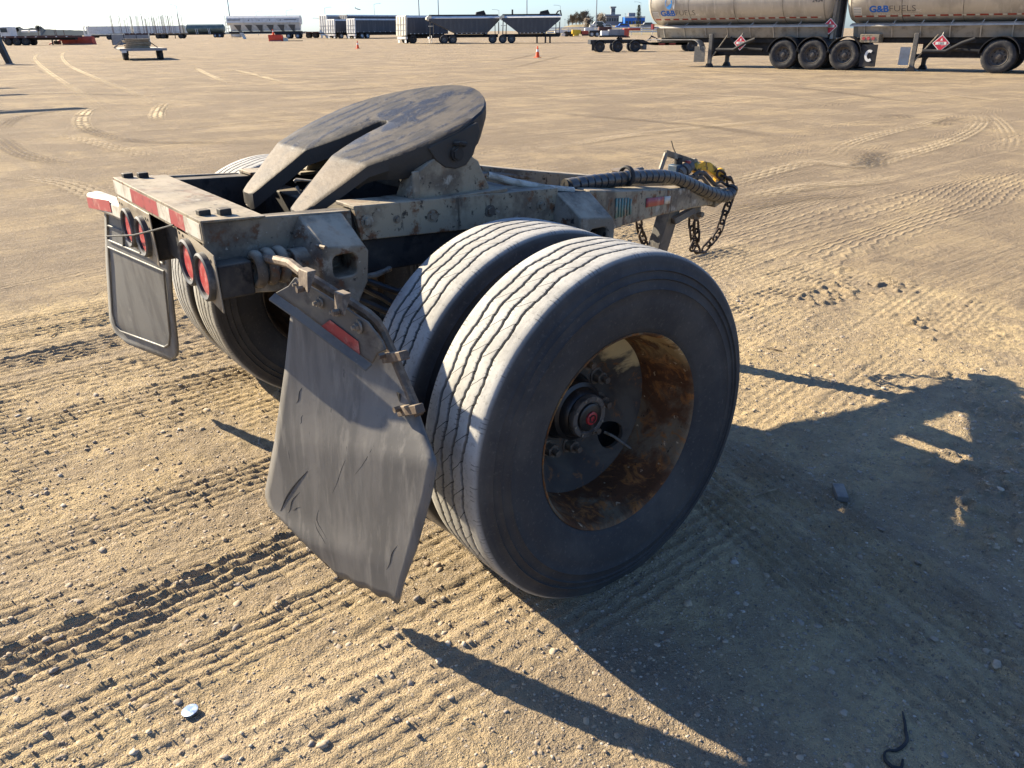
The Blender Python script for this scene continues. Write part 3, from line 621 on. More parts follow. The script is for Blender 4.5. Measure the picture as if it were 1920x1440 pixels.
M['fifth'] = q.fin(c, rg.outputs[0], .0, q.bump(q.math('ADD', q.noise(P_, 40, 5, .65), q.math('MULTIPLY', gg, q.noise(P_, 110, 4, .75))), .45, .004), .2)
def zp(y): return 1.259+.32*(y+.012) if y > -.275 else 1.259+.32*(-.275+.012)+(y+.275)*(-(1.036-1.1748)/.19)
OUT = [(-.468, .232), (-.462, .252), (-.44, .268), (-.40, .286), (-.34, .318), (-.29, .342), (-.25, .362), (-.18, .398), (-.08, .424), (.02, .427), (.08, .414), (.143, .382), (.18, .348), (.214, .305), (.25, .245), (.277, .19), (.30, .125), (.314, .06), (.318, .0)]
INN = [(-.468, .178), (-.462, .160), (-.44, .15), (-.40, .138), (-.34, .117), (-.275, .098), (-.22, .072), (-.16, .05), (-.10, .038), (-.03, .034), (-.015, .027), (-.007, .012), (-.004, 0), (.318, 0)]
ys = sorted(set([round(v, 4) for v in list(np.linspace(-.468, .318, 60))+[o[0] for o in OUT]+[o[0] for o in INN]+[-.275]]))
def tab(T, y): return float(np.interp(y, [t[0] for t in T], [t[1] for t in T]))
for s_ in (1, -1):
    b = MB(); secs = []
    for y in ys:
        xi, xo_ = tab(INN, y), tab(OUT, y); xo_ = max(xo_, xi+.001); z = zp(y); rim = .008
        dep = .045+.05*max(0, 1-((y-.03)/.27)**2)+(.02 if y > -.3 else .0)          # skirt is deepest by the pivot
        ex = max(xo_-rim, xi+.0006)
        row = [(xi, z-(.004 if xi > .001 else 0)), (xi+min(.006, (xo_-xi)*.2), z)]
        row += [(xi+(ex-xi)*t, z) for t in (.3, .5, .7, .88)] + [(ex, z), (xo_, z-rim*.8), (xo_, z-.04), (max(xo_-.03, xi+.0004), z-dep), (xi+(xo_-xi)*.85, z-dep), (xi+(xo_-xi)*.7, z-.05), (xi+(xo_-xi)*.3, z-.05), (xi, z-.055)]
        secs.append([(XC+s_*x, y, zz) for x, zz in row])
    b.loft(secs); o = b.obj('fifth_wheel_half', M['fifth'], dolly, 0, 40)
    # pivot ear and pin
    xe = XC+s_*.405
    b = MB(); ear = [(-.10, 1.215), (-.075, 1.175), (-.04, 1.150), (.0, 1.142), (.04, 1.150), (.07, 1.18), (.10, 1.25), (.09, 1.28), (-.09, 1.222)]
    b.prism(ear, 'x', xe-.028, xe+.024); b.obj('pivot_ear', M['fifth'], dolly, .004)
    b = MB(); b.cyl((xe-.03, .0, 1.19), (xe+.036, 0, 1.19), .023, 20); b.cyl((xe+.036, 0, 1.19), (xe+.042, 0, 1.19), .018, 6); b.tube([(xe+.026, -.005, 1.222), (xe+.05, .0, 1.224), (xe+.052, .02, 1.222), (xe+.03, .028, 1.215)], .007, 8); b.obj('pivot_pin', M['dark'], dolly)
    # pedestal
    xa, xb = XC+s_*.335, XC+s_*.425
    def sec(x, sl):
        return [(x, -.178-sl, 1.062), (x, -.135, 1.150), (x, -.098, 1.172), (x, -.05, 1.192), (x, .02, 1.196), (x, .055, 1.183), (x, .092, 1.158), (x, .150+sl, 1.052)]
    b = MB(); b.loft([sec(xa, 0), sec(xb-.012*s_, 0), sec(xb, -.012)]); pd = b.obj('pedestal', M['rail'], dolly, .005)
    b = MB(); b.box(min(xa-.03*s_, xb+.035*s_), max(xa-.03*s_, xb+.035*s_), -.215, .185, 1.0525, 1.064); b.obj('pedestal_foot', M['rail'], pd, .003)
    b = MB(); b.box(xb-.002 if s_ > 0 else xb-.008, xb+.008 if s_ > 0 else xb+.002, -.165, -.142, 1.06, 1.15); b.obj('pedestal_rib', M['frame'], pd, .002)
# release handle loop between the ramps
MB().tube([tuple(PX(552, 341, .02)), tuple(PX(556, 337, .02)), tuple(PX(585, 339, .07)), tuple(PX(566, 366, .05)), tuple(PX(556, 350, .03))], .006, 8).obj('release_handle', M['zinc'], dolly)
MB().box(XC-.32, XC+.32, -.06, .09, 1.05, 1.13).obj('lock_housing', M['dark'], dolly, .006)
for y in (-.30, .33):
    MB().box(XC-.38, XC+.38, y-.04, y+.04, .90, 1.02).obj('crossmember', M['dark'], dolly, .005)
MB().box(XC-.38, XC+.38, -.66, .30, .862, .868).obj('belly_plate', M['dark'], dolly)
b = MB(); b.lathe([(-.26, 0), (-.26, .09), (-.24, .11), (.24, .11), (.26, .09), (.26, 0)], 28, c=(XC-.02, .50, .72)); b.obj('air_tank', M['dark'], dolly)
for pts in ([(.40, -.36, .84), (.46, -.28, .80), (.52, -.20, .82), (.50, -.05, .88)], [(.38, -.42, .80), (.47, -.33, .75), (.56, -.22, .74), (.55, -.1, .70)], [(.2, -.4, .84), (.4, -.3, .77), (.5, -.2, .68), (.5, -.1, .6)]):
    MB().tube(pts, .011, 8).obj('air_hose', M['hose'], dolly)
MB().tube([tuple(PX(686, 518, .50)), tuple(PX(705, 515, .5)), tuple(PX(722, 508, .5)), tuple(PX(730, 504, .48))], [.008+.0015*(i % 2) for i in range(4)], 8).obj('conduit', M['zinc'], dolly)

# ---- drawbar: two beams drawing together
for s_ in (1, -1):
    def sec(y, xo_, wd, zt, zb):
        a, b_ = XC+s_*xo_, XC+s_*(xo_-wd); return [(a, y, zb), (a, y, zt), (b_, y, zt), (b_, y, zb)]
    b = MB(); b.loft([sec(.565, .458, .09, 1.012, .845), sec(.64, .452, .10, 1.002, .842), sec(.80, .398, .10, .975, .835), sec(1.15, .283, .095, .925, .812), sec(1.50, .168, .09, .875, .780), sec(1.80, .078, .079, .832, .748)])
    o = b.obj('drawbar_beam', M['rail'], dolly, .006)
    if s_ == 1:
        def onbeam(y, t):                       # point on the outer face, t from bottom 0 to top 1
            Yk = [.64, .80, 1.15, 1.5, 1.8]; xo_ = np.interp(y, Yk, [.452, .398, .283, .168, .078]); zt = np.interp(y, Yk, [1.002, .975, .925, .875, .832]); zb = np.interp(y, Yk, [.842, .835, .812, .78, .748])
            return np.array([XC+xo_+.0035, y, zb+(zt-zb)*t])
        def patch(name, m_, y0, y1, t0, t1, n=8):
            bb = MB(); bb.grid([[onbeam(y, t) for t in (t0, t1)] for y in np.linspace(y0, y1, n)]); x = bb.obj(name, m_, o, fix=False)
            so_ = x.modifiers.new('th', 'SOLIDIFY'); so_.thickness = .0025; so_.offset = 0
        patch('tape', M['red'], 1.0, 1.17, .42, .72); patch('tape', M['white'], 1.175, 1.235, .42, .72)
        for k in range(6): patch('decal_bar', M['green'], .735+k*.024, .752+k*.0235, .28+.02*(k % 2), .80-.05*(k > 4), 3)
    else:
        b = MB(); b.tube([(XC-.33, .45, .98), (XC-.33, .7, .96), (XC-.2, 1.2, .88)], .012, 8); b.obj('air_line', M['zinc'], dolly)
        b = MB(); b.loft([[(XC-.37, .40, .858), (XC+.37, .40, .858), (XC+.37, .40, .866), (XC-.37, .40, .866)], [(XC-.25, .96, .836), (XC+.25, .96, .836), (XC+.25, .96, .844), (XC-.25, .96, .844)]]); b.obj('drawbar_shade_plate', M['dark'], dolly)  # unseen plate, added and sized to block the sun between the beams
MB().tube([tuple(PX(915, 328, .30)), tuple(PX(960, 340, .33)), tuple(PX(1020, 352, .38)), tuple(PX(1075, 357, .40))], .012, 10).obj('brake_pipe', M['white'], dolly)
b = MB(); b.loft([[(XC-.11, 1.74, .742), (XC+.11, 1.74, .742), (XC+.11, 1.74, .83), (XC-.11, 1.74, .83)], [(XC-.075, 1.86, .755), (XC+.075, 1.86, .755), (XC+.075, 1.86, .82), (XC-.075, 1.86, .82)]]); b.obj('nose_plate', M['rail'], dolly, .005)
# lunette eye in front
MB().lathe([(.028*math.cos(t), .052+.02*math.sin(t)) for t in np.linspace(0, 2*math.pi, 13)[:-1]], 32, ax='z', c=(XC, 1.93, .785), closed=True).obj('drawbar_eye', M['bolt'], dolly)
MB().box(XC-.16, XC+.16, 1.05, 1.15, .80, .90).obj('crossmember', M['dark'], dolly, .005)
# ---- parking leg, its brace and hanging bracket
b = MB(); A, B_ = np.array([.01, 1.50, .80]), np.array([-.16, 1.43, .02]); b.tube([A, B_], .052, 4); b.obj('parking_leg', M['plategrey'], dolly, .004)
b = MB(); b.box(-.24, -.08, 1.35, 1.51, .0, .022); b.obj('leg_foot', M['plategrey'], dolly, .003)
b = MB(); b.tube([PX(1262, 415, .04), PX(1300, 393, .06)], .022, 4); b.obj('leg_brace', M['plategrey'], dolly, .002)
b = MB(); c0 = PX(1303, 398, .04); b.cyl(c0+np.array([0, 0, .035]), c0-np.array([0, 0, .03]), .030, 6); b.cyl(c0+np.array([-.04, .0, -.005]), c0+np.array([.05, 0, -.005]), .014, 8); b.obj('chain_mount', M['frame'], dolly, .003)
# ---- jack crank and fittings on the nose
JX = -.03
h0, h1, h2 = PX(1236, 325, JX), PX(1249, 287, JX), PX(1300, 304, JX)
MB().cyl(h0, h1, .011, 10).obj('jack_post', M['zinc'], dolly)
b = MB(); d = h2-h1; up = np.array([0, 0, 1.]); nrm_ = np.cross(d, up); nrm_ /= np.linalg.norm(nrm_)
b.loft([[p+nrm_*.010+up*.014, p-nrm_*.010+up*.014, p-nrm_*.010-up*.014, p+nrm_*.010-up*.014] for p in (h1-d*.03, h1+d*.25, h2-d*.1, h2)]); b.cyl(h2-nrm_*.014, h2+nrm_*.014, .019, 14); b.obj('crank_arm', M['frame'], dolly, .002)
c0 = PX(1268, 322, JX); b = MB(); b.box(c0[0]-.03, c0[0]+.03, c0[1]-.03, c0[1]+.03, c0[2]-.04, c0[2]+.035); b.obj('jack_gearbox', M['blueish'], dolly, .006)
c0 = PX(1272, 302, JX); MB().cyl(c0-np.array([0, 0, .02]), c0+np.array([0, 0, .02]), .02, 14).obj('jack_cap', M['dark'], dolly, .004)
MB().tube([PX(1276, 312, JX), PX(1268, 290, JX), PX(1262, 276, JX), PX(1259, 264, JX)], .0022, 5).obj('loose_wire', M['rubber'], dolly)
c0 = PX(1285, 318, .0); dr = (PX(1298, 310, .0)-PX(1275, 326, .0)); dr /= np.linalg.norm(dr)
b = MB()
for t, r0 in ((-.04, .026), (-.01, .03), (.02, .024)): b.tube([c0+dr*t, c0+dr*(t+.022)], r0, 16)
b.cyl(c0-dr*.045, c0+dr*.05, .017, 12); b.obj('gladhand_coupler', M['plategrey'], dolly)
c0 = PX(1290, 306, .0); MB().cyl(c0, c0+np.array([0, 0, .012]), .014, 12).obj('coupler_seal', M['red'], dolly)
# yellow hook
ark = [PX(*p, .0) for p in ((1301, 322), (1306, 314), (1316, 310), (1326, 312), (1335, 319), (1341, 326), (1349, 330))]
b = MB(); secs = []
for i, p in enumerate(ark):
    a_, b_ = ark[max(i-1, 0)], ark[min(i+1, len(ark)-1)]; t = (b_-a_)/np.linalg.norm(b_-a_); sd_ = np.array([1., 0, 0]); n_ = np.cross(t, sd_); n_ /= np.linalg.norm(n_); wd = .015+.006*math.sin(i/6*3.14)
    secs.append([p+sd_*.017+n_*wd, p-sd_*.017+n_*wd, p-sd_*.017-n_*wd, p+sd_*.017-n_*wd])
b.loft(secs); yh = b.obj('safety_hook', M['yellow'], dolly, .004)
c0 = PX(1350, 326, .0); b = MB(); b.lathe([(.014*math.cos(t), .020+.010*math.sin(t)) for t in np.linspace(0, 6.283, 11)[:-1]], 24, ax='x', c=tuple(c0), closed=True); b.obj('hook_ring', M['yellow'], yh)
c0 = PX(1349, 336, .0); MB().box(c0[0]-.02, c0[0]+.02, c0[1]-.028, c0[1]+.026, c0[2]-.014, c0[2]+.012).obj('hook_latch', M['yellow'], yh, .004)
# cables around the hook
for pts, r_ in (([(1300, 330), (1310, 323), (1322, 326), (1336, 342), (1350, 358)], .011), ([(1285, 332), (1300, 331), (1318, 334), (1330, 350), (1342, 362)], .009), ([(1306, 336), (1316, 327), (1320, 322)], .010), ([(1340, 345), (1352, 340), (1366, 350), (1372, 362)], .007)):
    MB().tube([PX(*p, .03) for p in pts], r_, 8).obj('cable', M['hose'], dolly)
# wrapped hose bundle
pth = [(1062, 350, .33), (1085, 346, .32), (1120, 341, .29), (1160, 336, .26), (1200, 332, .23), (1240, 331, .20), (1270, 336, .17), (1300, 348, .14), (1330, 361, .11), (1352, 368, .085), (1366, 366, .065), (1374, 352, .05)]
P3 = [PX(a, b_, x) for a, b_, x in pth]; den = []
for i in range(len(P3)-1):
    p0, p1, p2, p3 = P3[max(i-1, 0)], P3[i], P3[i+1], P3[min(i+2, len(P3)-1)]
    for k in range(24):
        t = k/24; den.append(.5*((2*p1)+(p2-p0)*t+(2*p0-5*p1+4*p2-p3)*t*t+(3*p1-p0-3*p2+p3)*t**3))
cum = np.concatenate([[0], np.cumsum([np.linalg.norm(den[i+1]-den[i]) for i in range(len(den)-1)])])
b = MB(); pts, rs = [], []; gap = .047; s = 0.
while s < cum[-1]:
    k = (s % gap)/gap; p = np.array([np.interp(s, cum, [d_[j] for d_ in den]) for j in range(3)]); pts.append(p)
    rs.append(.019 if k < .10 or k > .93 else .0285+.002*k); s += gap/12
b.tube(pts, rs, 14); b.obj('wrapped_hose_bundle', M['hose'], dolly, 0, 30)
b = MB(); c0 = PX(1175, 330, .26); b.lathe([(.012*math.cos(t), .036+.007*math.sin(t)) for t in np.linspace(0, 6.283, 9)[:-1]], 24, ax='y', c=tuple(c0), closed=True); b.obj('hose_clamp', M['rubber'], dolly)
c0 = PX(1172, 320, .12); MB().lathe([(-.006, .0), (-.006, .055), (.004, .06), (.008, .03), (.008, 0)], 24, ax='z', c=tuple(c0)).obj('vent_cap', M['bolt'], dolly)
b = MB(); c1 = PX(1195, 320, .10); b.cyl(c1-np.array([.0, .03, 0]), c1+np.array([0, .03, 0]), .013, 8); b.obj('pipe_fitting', M['zinc'], dolly)
c0 = PX(1063, 346, .32); MB().lathe([(-.012, 0), (-.012, .022), (.012, .022), (.012, 0)], 18, ax='y', c=tuple(c0)).obj('hose_end', M['dark'], dolly)
# ---- chains, link by link
def chain(path, name, n_first=0):
    P3 = [np.array(p) for p in path]; cum = np.concatenate([[0], np.cumsum([np.linalg.norm(P3[i+1]-P3[i]) for i in range(len(P3)-1)])])
    pitch = .047; m = int(cum[-1]/pitch); part = None; proto = None
    for i in range(m+1):
        s = i*pitch; p = np.array([np.interp(s, cum, [d_[j] for d_ in P3]) for j in range(3)]); p2 = np.array([np.interp(min(s+.02, cum[-1]), cum, [d_[j] for d_ in P3]) for j in range(3)]); p1 = np.array([np.interp(max(s-.02, 0), cum, [d_[j] for d_ in P3]) for j in range(3)])
        t = (p2-p1)/np.linalg.norm(p2-p1)
        if proto is None:
            ring = []; a_, r_ = .0165, .0175
            for k in range(20):
                th = 2*math.pi*k/20; ring.append((math.cos(th)*r_+(a_ if math.cos(th) > 0 else -a_), math.sin(th)*r_, 0))
            proto = MB().tube(ring, .0062, 8, closed=True).mesh('link', M['chain'])
        e1 = np.array([1., 0, 0]) if i % 2 else np.cross(t, [1., 0, 0]); e1 = e1-t*(e1@t); e1 /= np.linalg.norm(e1); e2 = np.cross(t, e1)
        o = link(name if part is None else 'chain_link', proto, dolly if part is None else part)
        mw = Matrix(((t[0], e1[0], e2[0], p[0]), (t[1], e1[1], e2[1], p[1]), (t[2], e1[2], e2[2], p[2]), (0, 0, 0, 1)))
        if part is None: part = o; o.matrix_local = mw; base = mw.inverted()
        else: o.matrix_local = base @ mw
cx = .03
chain([PX(*p, cx) for p in ((1352, 328), (1366, 336), (1372, 350), (1371, 372), (1362, 392), (1354, 415), (1346, 438), (1332, 455), (1320, 468), (1311, 473), (1303, 462), (1299, 440), (1297, 420), (1299, 402))], 'safety_chain')
chain([PX(*p, cx+.012) for p in ((1305, 425), (1306, 445), (1300, 460))], 'safety_chain')
chain([PX(*p, -.12) for p in ((1198, 415), (1200, 432), (1206, 448), (1214, 466), (1222, 490))], 'safety_chain')

# ---- mud flaps
def flap(name, Lp, Rp, m_, bulge, nt=40, nu=22, edge=None, notch=None):
    def interp(K, t):
        T = [k[0] for k in K]; return np.array([np.interp(t, T, [k[1][j] for k in K]) for j in range(3)])
    rows = []
    for i in range(nt+1):
        t = i/nt; a, b_ = interp(Lp, t), interp(Rp, t); row = []
        for k in range(nu+1):
            u = k/nu; p = a+(b_-a)*u; p = p+np.array([0, bulge*math.sin(math.pi*u)*(.4+.6*t), 0])
            if notch: p = notch(p, u, t)
            row.append(p)
        rows.append(row)
    b = MB().grid(rows); o = b.obj(name, m_, dolly, 0, 60, fix=False)
    s = o.modifiers.new('th', 'SOLIDIFY'); s.thickness = .009; s.offset = 0
    return o, rows
Lp = [(0, PY(548, 575, -.725)), (.3, PY(536, 690, -.748)), (.55, PY(516, 830, -.785)), (.74, PY(498, 925, -.810)), (.80, PY(506, 950, -.808)), (.88, PY(560, 1006, -.785)), (1, PY(618, 1062, -.745))]
Rp = [(0, PY(722, 628, -.588)), (.18, PY(758, 710, -.585)), (.32, PY(787, 780, -.586)), (.52, PY(819, 868, -.606)), (.62, PY(808, 930, -.62)), (.80, PY(780, 1030, -.65)), (1, PY(746, 1122, -.68))]
def ntc(p, u, t):
    if t > .93: p = p + np.array([0, 0, -.012*(t-.93)/.07*(1 if u > .08 else 0)+.006*math.sin(u*23)*(t-.93)/.07])
    return p
fl, nrw = flap('mud_flap', Lp, Rp, M['flap'], -.004, notch=ntc)
tag(fl, 'curled grey rubber mud flap torn along its lower edge')
def np_(u, t):
    i = t*40; k = u*22; i0, k0 = min(int(i), 39), min(int(k), 21); a, c_ = i-i0, k-k0
    return (nrw[i0][k0]*(1-c_)+nrw[i0][k0+1]*c_)*(1-a)+(nrw[i0+1][k0]*(1-c_)+nrw[i0+1][k0+1]*c_)*a+np.array([0, -.0042, 0])
for (u0, t0), (u1, t1), r_ in (((.10, .80), (.27, .62), .0030), ((.16, .80), (.25, .70), .0016), ((.20, .78), (.27, .755), .0014), ((.13, .40), (.16, .34), .0018), ((.17, .47), (.19, .43), .0012), ((.30, .88), (.36, .80), .0014), ((.36, .86), (.40, .74), .0012), ((.55, .62), (.72, .44), .0010), ((.84, .90), (.90, .80), .0016), ((.45, .70), (.52, .52), .0009)):
    n_ = 7; MB().tube([np_(u0+(u1-u0)*k/n_+.006*math.sin(k), t0+(t1-t0)*k/n_) for k in range(n_+1)], [r_*(.3+.7*math.sin(math.pi*(k+.3)/(n_+.6))) for k in range(n_+1)], 5).obj('scratch', M['rubber'], fl)
MB().prism([(-.006, -.016), (.006, -.016), (.006, .016), (-.006, .016)], 'y', -.001, .001).obj('slot', M['black'], fl, loc=tuple(np_(.90, .27)))
Lp = [(0, PY(197, 376, -.785)), (.5, PY(200, 490, -.80)), (.86, PY(207, 600, -.815)), (.94, PY(216, 622, -.805)), (1, PY(240, 645, -.79))]
Rp = [(0, PY(316, 420, -.72)), (.5, PY(322, 545, -.71)), (.88, PY(334, 650, -.70)), (.95, PY(333, 668, -.70)), (1, PY(322, 676, -.705))]
ff, rows = flap('mud_flap', Lp, Rp, M['flapfar'], .0, 36, 24)
tag(ff, 'flat grey rubber mud flap with a raised border')
def fp(u, t, off=-.008):
    i = t*36; k = u*24; i0, k0 = min(int(i), 35), min(int(k), 23); a, c_ = i-i0, k-k0
    p = (rows[i0][k0]*(1-c_)+rows[i0][k0+1]*c_)*(1-a)+(rows[i0+1][k0]*(1-c_)+rows[i0+1][k0+1]*c_)*a
    return p+np.array([0, off, 0])
for pts, cl in (([(.07, .36), (.93, .36), (.93, .80), (.90, .88), (.84, .91), (.16, .91), (.10, .88), (.07, .80)], True), ([(.07, .06), (.07, .30), (.93, .30), (.93, .06)], False), ([(.07, .18), (.93, .18)], False), ([(.33, .06), (.33, .3)], False), ([(.6, .06), (.6, .3)], False)):
    MB().tube([fp(*p) for p in pts], .0042, 6, closed=cl).obj('flap_ridge', M['flapfar'], ff)
# near flap bar, coil spring, clips, bent plate with tape
bar = [np.array([.475, -.70, .985]), PY(545, 494, -.712), PY(566, 511, -.722), PY(600, 531, -.695), PY(690, 588, -.628), PY(706, 603, -.616), PY(718, 622, -.602), PY(736, 662, -.600), PY(786, 778, -.600)]
MB().tube(bar, .0125, 8).obj('flap_bar', M['bolt'], dolly)
ca = np.array([.482, 0, .957])
for k_, (yy, dx, dz) in enumerate(((-.722, 0, .0), (-.690, .004, .003), (-.658, .006, .004))):
    MB().lathe([(.0145*math.cos(t), .0400+.0125*math.sin(t)) for t in np.linspace(0, 2*math.pi, 13)[:-1]], 40, ax='y', c=(ca[0]+dx, yy, ca[2]+dz), closed=True).obj('spring_coil', M['frame'], dolly)
MB().cyl((ca[0]-.0, -.625, ca[2]), (ca[0], -.56, ca[2]), .040, 20).obj('spring_boss', M['frame'], dolly, .003)
MB().box(XN-.012, ca[0]+.005, -.63, -.57, ca[2]-.035, ca[2]+.03).obj('spring_bracket', M['frame'], dolly, .003)
pl = [(516, 549), (540, 536), (552, 520), (600, 548), (640, 573), (688, 604), (716, 640), (722, 656), (706, 663), (697, 682), (640, 640), (560, 580)]
b = MB(); yp = lambda x: -.722+.127*(x-548)/174.
fr_ = [PY(x, y, yp(x)-.026) for x, y in pl]; b.loft([[p for p in fr_], [p+np.array([0, .006, 0]) for p in fr_]]); bp = b.obj('flap_plate', M['plategrey'], dolly, .002)
lip = [PY(x, y, yp(x)-.030) for x, y in ((516, 549), (560, 580), (640, 640), (697, 682))]
b = MB(); b.loft([[p, p+np.array([0, -.018, -.012]), p+np.array([0, -.018, -.016]), p+np.array([0, 0, -.005])] for p in lip]); b.obj('plate_lip', M['plategrey'], bp)
b = MB(); tp = [PY(x, y, yp(x)-.0275) for x, y in ((619, 600), (672, 640), (676, 671), (600, 614))]; b.loft([tp, [p+np.array([0, -.0012, 0]) for p in tp]]); b.obj('tape', M['red'], bp)
for (x, y), r_ in (((632, 584), .010), ((673, 612), .014), ((601, 567), .012), ((563, 532), .009)):
    c0 = PY(x, y, yp(x)-.026); b = MB(); b.cyl(c0, c0+np.array([0, -.004, 0]), r_*1.25, 16); b.hexbolt(c0, '-y', r_*.75, .012); b.cyl(c0, c0+np.array([0, -.02, 0]), r_*.4, 8); b.obj('bolt', M['zinc'], bp)
for (x, y), wd, yy in (((567, 512), 15, -.735), ((634, 555), 14, -.684), ((742, 668), 17, -.612), ((771, 768), 17, -.612)):
    b = MB(); c0 = PY(x, y, yy)
    if x < 700: q_ = [PY(x-wd*.55, y-9, yy-.012), PY(x+wd*.6, y-2, yy-.012), PY(x+wd*.7, y+38, yy-.022), PY(x-wd*.5, y+30, yy-.022)]
    else: q_ = [PY(x-30, y-4, yy-.014), PY(x+6, y-8, yy-.014), PY(x+11, y+9, yy-.014), PY(x-25, y+14, yy-.014)]
    b.loft([q_, [p+np.array([.0, .024 if i < 2 or x > 700 else .004, .0]) for i, p in enumerate(q_)]]); cp = b.obj('strap_clip', M['bolt'], dolly, .002)
    cb = (q_[2]+q_[3])/2 if x < 700 else q_[0]*.6+q_[2]*.2+q_[3]*.2
    MB().hexbolt(cb+np.array([0, 0, .006]), '-y', .008, .016).obj('bolt', M['bolt'], cp)
# far flap top bracket with tape
e0, e1 = PY(180, 372, -.80), PY(226, 380, -.80); b = MB()
b.loft([[p+np.array([0, -.035, .026]), p+np.array([0, .02, .03]), p+np.array([0, .02, -.035]), p+np.array([0, -.035, -.035])] for p in (e0, e0*.85+e1*.15, e1+np.array([.3, 0, 0]))]); fb = b.obj('flap_bracket', M['white'], dolly, .012)
b = MB(); b.loft([[p+np.array([0, -.0375, .012]), p+np.array([0, -.0375, -.03]), p+np.array([0, -.036, -.03]), p+np.array([0, -.036, .012])] for p in (e0+np.array([.02, 0, 0]), e1)]); b.obj('tape', M['red'], fb)
b = MB(); b.cyl(PY(200, 390, -.775), PY(330, 400, -.70), .014, 8); b.obj('flap_bar', M['bolt'], dolly)

# ================================================================ the yard behind
BW = {}
M['btyre'] = pmat('dull_tyre', (.03, .03, .032), [((.075, .068, .06), 6, .45, .7)], .8, 0, None, .25)
M['steelrim'] = pmat('grey_steel_rim', (.20, .19, .175), [((.08, .065, .05), 7, .45, .65)], .5, .3)
M['darkrim'] = pmat('brown_grey_rim', (.085, .075, .065), [((.16, .14, .115), 9, .5, .7)], .6, .2)
M['alrim'] = pmat('bright_rim', (.55, .56, .57), [((.25, .25, .25), 6, .5, .7)], .35, .5)
M['tank'] = pmat('dusty_aluminium_tank', (.50, .45, .365), [((.38, .34, .28), 1.1, .42, .65, (1, 1, .4)), ((.56, .51, .42), 3, .52, .72, (2.5, 1, .25))], .45, .2, None, .4)
M['alu'] = pmat('dull_aluminium', (.46, .43, .37), [((.30, .275, .23), 2, .45, .68)], .45, .35)
M['skirt'] = pmat('dirty_tank_skirt', (.30, .275, .23), [((.17, .15, .12), 2.2, .45, .68)], .6, .15)
M['bdark'] = pmat('shadowed_chassis_black', (.018, .018, .02), [((.045, .04, .036), 2.5, .5, .7)], .65)
M['bwhite'] = pmat('dusty_white_paint', (.62, .61, .57), [((.45, .43, .38), 1.5, .45, .7)], .5)
M['cream'] = pmat('cream_paint', (.62, .58, .46), [((.42, .37, .28), 1.2, .48, .7)], .5)
M['tarp'] = pmat('dark_tarp_side', (.055, .058, .065), [((.085, .085, .09), .9, .42, .7, (3, 1, .3))], .6, 0, None, .3)
M['hopper'] = pmat('grey_hopper_side', (.07, .072, .076), [((.10, .10, .10), 1.0, .45, .7, (3, 1, .4))], .5, .2, None, .35)
M['bred'] = pmat('sun_faded_red', (.42, .075, .045), [((.28, .05, .035), 1.5, .45, .7)], .6)
M['borange'] = pmat('orange_red_plastic', (.62, .07, .03), [((.45, .05, .025), 3, .5, .7)], .5)
M['bgreen'] = pmat('green_grey_tank', (.095, .135, .125), [((.15, .18, .165), .8, .42, .65)], .4, .3)
M['bgrey'] = pmat('grey_panel', (.22, .225, .23), [((.15, .15, .15), 1.4, .45, .7)], .65)
M['wood'] = pmat('weathered_planks', (.30, .235, .15), [((.17, .12, .075), 4, .42, .62, (.4, 4, 4))], .85)
M['deck'] = pmat('sun_bleached_deck', (.52, .46, .37), [((.33, .28, .21), 2, .45, .7, (3, .4, 1))], .8)
M['brown'] = pmat('rust_brown_steel', (.10, .05, .04), [((.06, .03, .028), 3, .45, .7)], .75)
M['byellow'] = pmat('yellow_machine_paint', (.65, .42, .03), [((.4, .25, .03), 2, .5, .7)], .5)
M['pole'] = pmat('galvanised_pole', (.22, .24, .26), [], .6, .2)
M['placard'] = pmat('placard_red', (.48, .03, .05), [((.55, .3, .28), 6, .55, .7)], .5)
M['blue'] = pmat('logo_blue', (.02, .13, .48), [], .45)
M['skyblue'] = pmat('logo_light_blue', (.08, .35, .75), [((.55, .75, .9), 1.6, .4, .7)], .45)
M['char'] = pmat('logo_charcoal', (.10, .10, .105), [], .5)
M['letterw'] = pmat('logo_white', (.70, .68, .62), [], .5)
M['coneo'] = pmat('cone_orange', (.85, .10, .02), [((.6, .07, .02), 4, .5, .7)], .5)
M['conew'] = pmat('cone_white', (.75, .70, .65), [], .5)
M['glass'] = N('dark_glass').fin((.02, .03, .04), .1, 0, None, .5)
M['maroon'] = pmat('maroon_frame', (.11, .015, .04), [], .6)
def bg(name, px, d, phi, label, cat, group=None, flip=False):
    p = at(px, d); return empty(name, p, YAWZ+math.radians(phi), label, cat, group)
